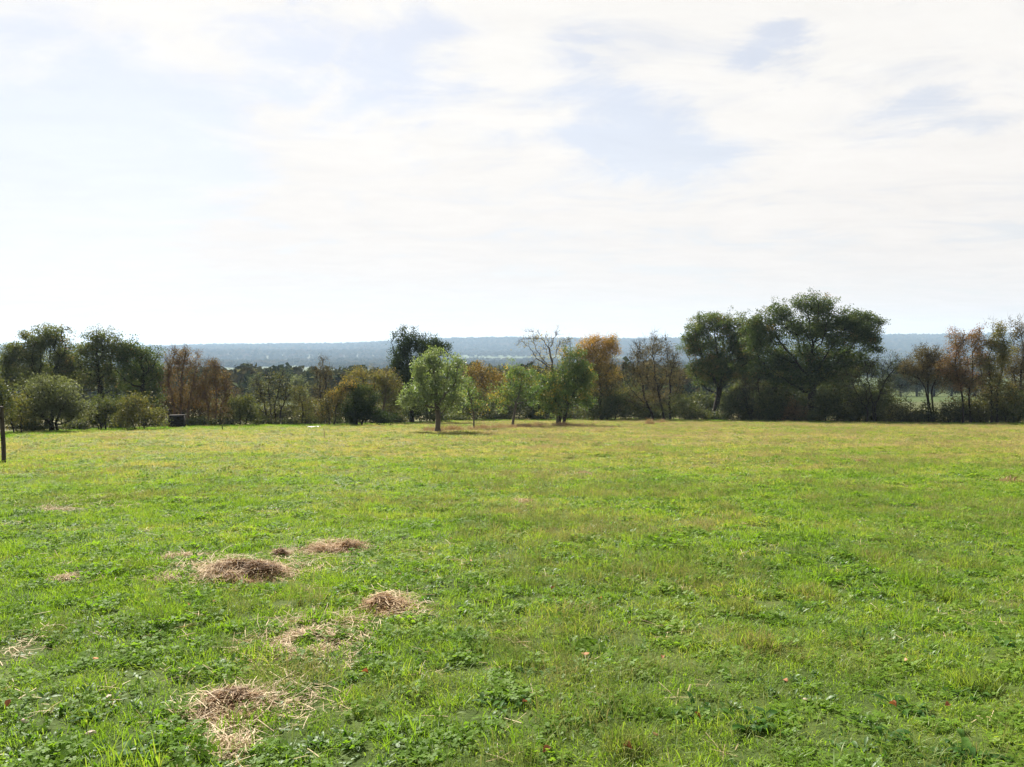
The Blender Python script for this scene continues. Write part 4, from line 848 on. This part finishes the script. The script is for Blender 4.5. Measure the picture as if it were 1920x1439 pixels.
# ------------------------------------------------------------------ plants that stand out of the sward
dock_leaves = []
for i in range(5):
    rg = np.random.default_rng(200 + i); v, f = leaf_strip(np.zeros(3), 0, 1.0, [.20, .25, .17, .28, .22][i], [.5, .9, .3, .7, 1.1][i], [.35, .6, .2, .45, .7][i])
    dock_leaves.append(np_mesh('leaf', np.array(v), np.array(f), MAT['dock_leaf'], smooth=True))
DG = 'broad-leaved weeds in the near grass'
for i, (u, v, s, n, lab) in enumerate([
        (950, 1325, .17, 13, 'dark dock plant at bottom centre, left of the widest dark clump'), (1290, 1345, .19, 15, 'leafy dock plant between two dark clumps at lower right of centre'),
        (1412, 1362, .22, 17, 'widest and darkest dock clump at the bottom, right of centre'), (1120, 1345, .15, 11, 'pale-edged dock plant right of the bottom centre'),
        (1700, 1335, .18, 14, 'dock plant near the lower right corner, upper of a pair'), (1818, 1305, .17, 13, 'dock plant low by the right picture edge, above the corner clump'),
        (1810, 1422, .20, 15, 'corner dock clump with long pale leaves at bottom right'), (1600, 1195, .15, 12, 'dark weed clump above the lower right dock pair'),
        (1692, 1400, .18, 13, 'spiky dark weed cut near the bottom edge on the right'), (1500, 1140, .16, 12, 'dark weed under the wispy tall tuft on the right'),
        (170, 1352, .16, 13, 'dark dock plant at lower left, left of the nearest straw heap'), (262, 1418, .17, 13, 'dark dock clump on the bottom edge at left'),
        (580, 1290, .14, 12, 'green weed just right of the nearest straw heap'), (790, 1225, .14, 12, 'dark weed right of the ring-shaped straw'),
        (690, 1240, .13, 11, 'dark weed touching the right side of ring-shaped straw'), (676, 940, .18, 10, 'lone dark weed far up the field above the straw'),
        (650, 1110, .12, 10, 'dark weed between largest and rightmost straw heaps'), (1890, 1215, .18, 14, 'large pale-leaved dock at the right picture edge'),
        (1000, 1265, .13, 11, 'small dark weed above the bottom centre dock'), (1440, 985, .17, 10, 'dark weed in mid-field on the right'),
        (55, 1080, .12, 9, 'small dark weed near the left edge beside the thin straw scrap')]):
    g = G(u, v); rg = np.random.default_rng(300 + i); root = tag(empty('dock_plant', (g[0], g[1], g[2] + .005), rg.uniform(0, 6.28)), lab, 'weed', DG)
    n = int(n * 1.8); s *= .72
    for k in range(n):
        o = link('leaf', dock_leaves[k % 5], root); o.rotation_euler = (rg.normal() * .12, rg.normal() * .15, k * 2.399 + rg.normal() * .3); q = s * rg.uniform(.55, 1.1); o.scale = (q, q, q); o.location = (rg.normal() * s * .4, rg.normal() * s * .4, 0)

TG = 'tall wispy grass tufts'
for i, (u, v, w, n, lab) in enumerate([
        (1385, 1150, .40, 420, 'tall wispy green-brown grass tuft, right of centre'), (1525, 1120, .46, 420, 'broad wispy tuft behind and right of the centre-right one'), (1770, 1120, .42, 380, 'wispy brownish tuft toward the right edge'),
        (1640, 1050, .60, 460, 'wide brown hazy tuft in the right mid-field'), (1830, 1065, .55, 420, 'rounded green tuft right of the hazy brown one'), (1420, 1215, .32, 380, 'low wispy tuft nearest of those right of centre'),
        (1830, 1290, .30, 320, 'dense green tuft beside the low dock at right edge'), (1500, 905, 1.0, 320, 'small green tuft far off on the right, the farther of a pair'), (250, 1070, .30, 260, 'brownish wispy tuft left of the largest straw heap'),
        (1175, 1410, .26, 420, 'tall fine grass tuft at the bottom edge near centre'), (1720, 1085, .5, 300, 'faint wispy tuft between hazy brown and rounded green tufts')]):
    g = G(u, v); root = tag(empty('grass_tuft', tuple(g)), lab, 'grass tuft', TG)
    link('blades', blade_clump(400 + i, n, w * .5, .06, .19, .0026, .5, 'seed_stem', True, .6), root); link('base_leaves', blade_clump(430 + i, n // 2, w * .45, .05, .14, .004, .6), root)

# dry tussocks by the hedge
for i, (u, v, w, h, lab) in enumerate([(1218, 797, .55, .85, 'pointed straw-coloured dry tussock at the hedge foot'), (1240, 794, .95, .6, 'broader dry tussock behind the pointed one'), (968, 803, .35, .45, 'russet dry tussock at foot of the yellow-patched fruit tree'), (1896, 905, .3, .22, 'reddish dry tussock by the right edge in mid-field')]):
    g = G(u, v); root = tag(empty('dry_tussock', tuple(g)), lab, 'dry grass', 'dry tussocks')
    link('stalks', blade_clump(460 + i, 420 if h > .5 else 140, w, h * .3, h, .012, .45, 'dry_grass_mat', True, .85), root)

# ------------------------------------------------------------------ stones, fallen leaves
def stone(u, v, s, lab, i):
    import bmesh
    g = G(u, v); bm = bmesh.new(); bmesh.ops.create_icosphere(bm, subdivisions=2, radius=1.0); rg = np.random.default_rng(500 + i); pl = rg.normal(size=(9, 3)); pl /= np.linalg.norm(pl, axis=1)[:, None]
    for q in bm.verts:
        p = np.array(q.co); k = min(1.0, min(.72 / max(1e-3, float(p @ n)) for n in pl)); q.co = Vector(p * k * np.array([1, .75, .5]) * s + rg.normal(size=3) * s * .03)
    me = bpy.data.meshes.new('field_stone'); bm.to_mesh(me); bm.free(); me.materials.append(MAT['stone'])
    o = link('field_stone', me, None, (g[0], g[1], g[2] + s * .3 + .008)); o.rotation_euler = (0, 0, rg.uniform(0, 6)); tag(o, lab, 'stone', 'stones in the grass')
for i, a in enumerate([(410, 1350, .028, 'pale stone half hidden in the nearest straw heap'), (46, 1358, .028, 'brownish stone in the grass near the lower left corner'), (170, 1382, .03, 'pinkish flat stone left of the nearest straw heap'), (204, 1312, .024, 'grey-pink stone above the dark dock at lower left'), (1510, 1317, .022, 'small pink stone among the lower right weeds')]): stone(*a, i)
lf_me = []
for i in range(3):
    v, f = leaf_strip(np.zeros(3), 0, .075, .05, [.1, .35, .2][i], [.3, .5, .1][i], [.5, .8, -.4][i]); lf_me.append(np_mesh('fallen_leaf', np.array(v), np.array(f), MAT['dead_leaf'], {'tint': ('FACE', [.2 + .3 * i] * len(f))}, smooth=True))
rg = np.random.default_rng(9)
for i, (u, v, lab) in enumerate([(1033, 1423, 'on the bottom edge right of centre'), (1170, 1420, 'inside the tall fine tuft at the bottom edge'), (1235, 1398, 'just right of the tall fine bottom tuft'), (1302, 1355, 'touching the dock between two dark clumps'),
        (1128, 1137, 'alone in open grass left of the wispy tufts'), (1090, 1240, 'in the grass above the pale-edged dock'), (1243, 1246, 'between pale-edged dock and low wispy tuft'), (1680, 1345, 'just left of the lower right dock pair'), (1698, 1255, 'above the lower right dock pair'),
        (980, 1335, 'just right of the bottom centre dock'), (845, 1018, 'farthest of all, right of the farthest straw heap'), (885, 1062, 'nearer than the farthest leaf and right of it'), (750, 1090, 'above the rightmost straw heap'), (355, 1147, 'left one of two below the largest straw heap'), (398, 1140, 'right one of two below the largest straw heap'),
        (1040, 1113, 'in open grass right of the rightmost straw heap'), (1180, 1182, 'midway between bottom centre dock and wispy tufts'), (1468, 1292, 'above the widest dark dock clump'), (1780, 1340, 'right of the lower right dock pair'), (690, 1280, 'below the ring-shaped straw patch on its right'), (185, 1250, 'above the grey-pink stone on the left'), (20, 1330, 'by the left picture edge near the bottom')]):
    g = G(u, v); o = link('fallen_leaf', lf_me[i % 3], None, (g[0], g[1], g[2] + .055)); o.rotation_euler = (rg.normal() * .3, rg.normal() * .3, rg.uniform(0, 6.28)); q = rg.uniform(.4, .7); o.scale = (q, q, q)
    tag(o, 'small russet fallen leaf ' + lab, 'leaf', 'fallen leaves on the grass')

# ------------------------------------------------------------------ post, box, stakes, sheet
def post(u, v, top, w, lean, name, lab, cat, mat, grp=None):
    g = G(u, v); k = g[1] / F; h = (v - top) * k; n = 9; rg = np.random.default_rng(int(u) + 3); Pn = np.array([[lean * t * h + .012 * math.sin(t * 5), 0, -.1 + t * (h + .1)] for t in np.linspace(0, 1, n)])
    rad = w * (1 + .1 * rg.normal(size=n) * .5) * np.linspace(1.08, .92, n); me = tubes(name, Pn, np.arange(-1, n - 1), rad, MAT[mat], 10)
    root = empty(name, tuple(g)); tag(root, lab, cat, grp); link('shaft', me, root)
    cap = np.stack([Pn[-1, 0] + rad[-1] * np.cos(np.linspace(0, 6.283, 10, False)), rad[-1] * np.sin(np.linspace(0, 6.283, 10, False)), np.full(10, Pn[-1, 2])], 1)
    cap = np.vstack([cap, [Pn[-1, 0] + .003, 0, Pn[-1, 2] + rad[-1] * .35]]); link('top', np_mesh('top', cap, np.array([(i, (i + 1) % 10, 10) for i in range(10)]), MAT[mat]), root); return root, h, rad
r_, h_, _ = post(7, 869, 762, .058, -.01, 'fence_post', 'weathered round wooden fence post at the left picture edge', 'post', 'post_wood')
for t in (.45, .8):                                                         # staples
    link('wire_staple', np_mesh('wire_staple', *box(0, -.08, t * h_, .03, .02, .05), MAT['old_plank']), r_)
post(608, 823, 803, .012, .0, 'marker_stake', 'thin reddish marker stake standing in the field before the yellow shrub', 'stake', 'stake_plastic')
post(417, 807, 799, .03, .0, 'short_stake', 'short dark stake by the hedge under the shorter rust-brown tree', 'stake', 'old_plank')
g = G(332, 806); bx_, by_ = g[0] * (g[1] + 3.2) / g[1], g[1] + 3.2; root = tag(empty('wooden_box', (bx_, by_, float(H(bx_, by_)) - .02), .15), 'dark wooden plank box standing against the hedge on the left', 'box')
for k in range(5): link('plank', np_mesh('plank', *box(0, -.38, .10 + k * .19, 1.0, .03, .18), MAT['old_plank']), root)
for sx in (-1, 1):
    link('side_panel', np_mesh('side_panel', *box(sx * .485, 0.005, .47, .03, .73, .92), MAT['old_plank']), root); link('corner_post', np_mesh('corner_post', *box(sx * .44, -.34, .46, .06, .05, .94), MAT['old_plank']), root)
link('back_panel', np_mesh('back_panel', *box(0, .385, .47, 1.0, .03, .92), MAT['old_plank']), root); link('lid', np_mesh('lid', *box(0, 0, .965, 1.03, .82, .04), MAT['old_plank']), root)
for i, (u, v, w, lab) in enumerate([(584, 802.5, .24, 'larger scrap of pale sheeting lying at the hedge foot'), (597, 802, .15, 'smaller scrap of pale sheeting beside the larger one')]):
    g = G(u, v); rg = np.random.default_rng(600 + i); t = np.linspace(-1, 1, 9); A, B = np.meshgrid(t, t, indexing='ij'); Z = rg.uniform(0, .09, A.shape) + .03
    vv = np.stack([A * w * (1 + .15 * rg.normal(size=A.shape)), B * w * .5, Z], -1).reshape(-1, 3); ii = np.arange(8)[:, None] * 9 + np.arange(8)[None]; ff = np.stack([ii, ii + 9, ii + 10, ii + 1], -1).reshape(-1, 4)
    o = link('sheet_scrap', np_mesh('sheet_scrap', vv, ff, MAT['white_sheet'], smooth=True), None, tuple(g)); tag(o, lab, 'sheet', 'scraps of pale sheeting')

# ------------------------------------------------------------------ haze
m, N = new_mat('haze_air'); out = N.n('ShaderNodeOutputMaterial'); pv = N.n('ShaderNodeVolumePrincipled'); pv.inputs['Color'].default_value = (.55, .76, 1.0, 1); pv.inputs['Density'].default_value = HAZE; pv.inputs['Anisotropy'].default_value = .2
N.set(out.inputs['Volume'], pv.outputs[0])
v, f = box(0, 0, (120 - 62) / 2, 14600, 14600, 182); o = link('haze', np_mesh('haze', v, f, m)); tag(o, 'pale blue haze filling the valley air', 'haze', kind='stuff')
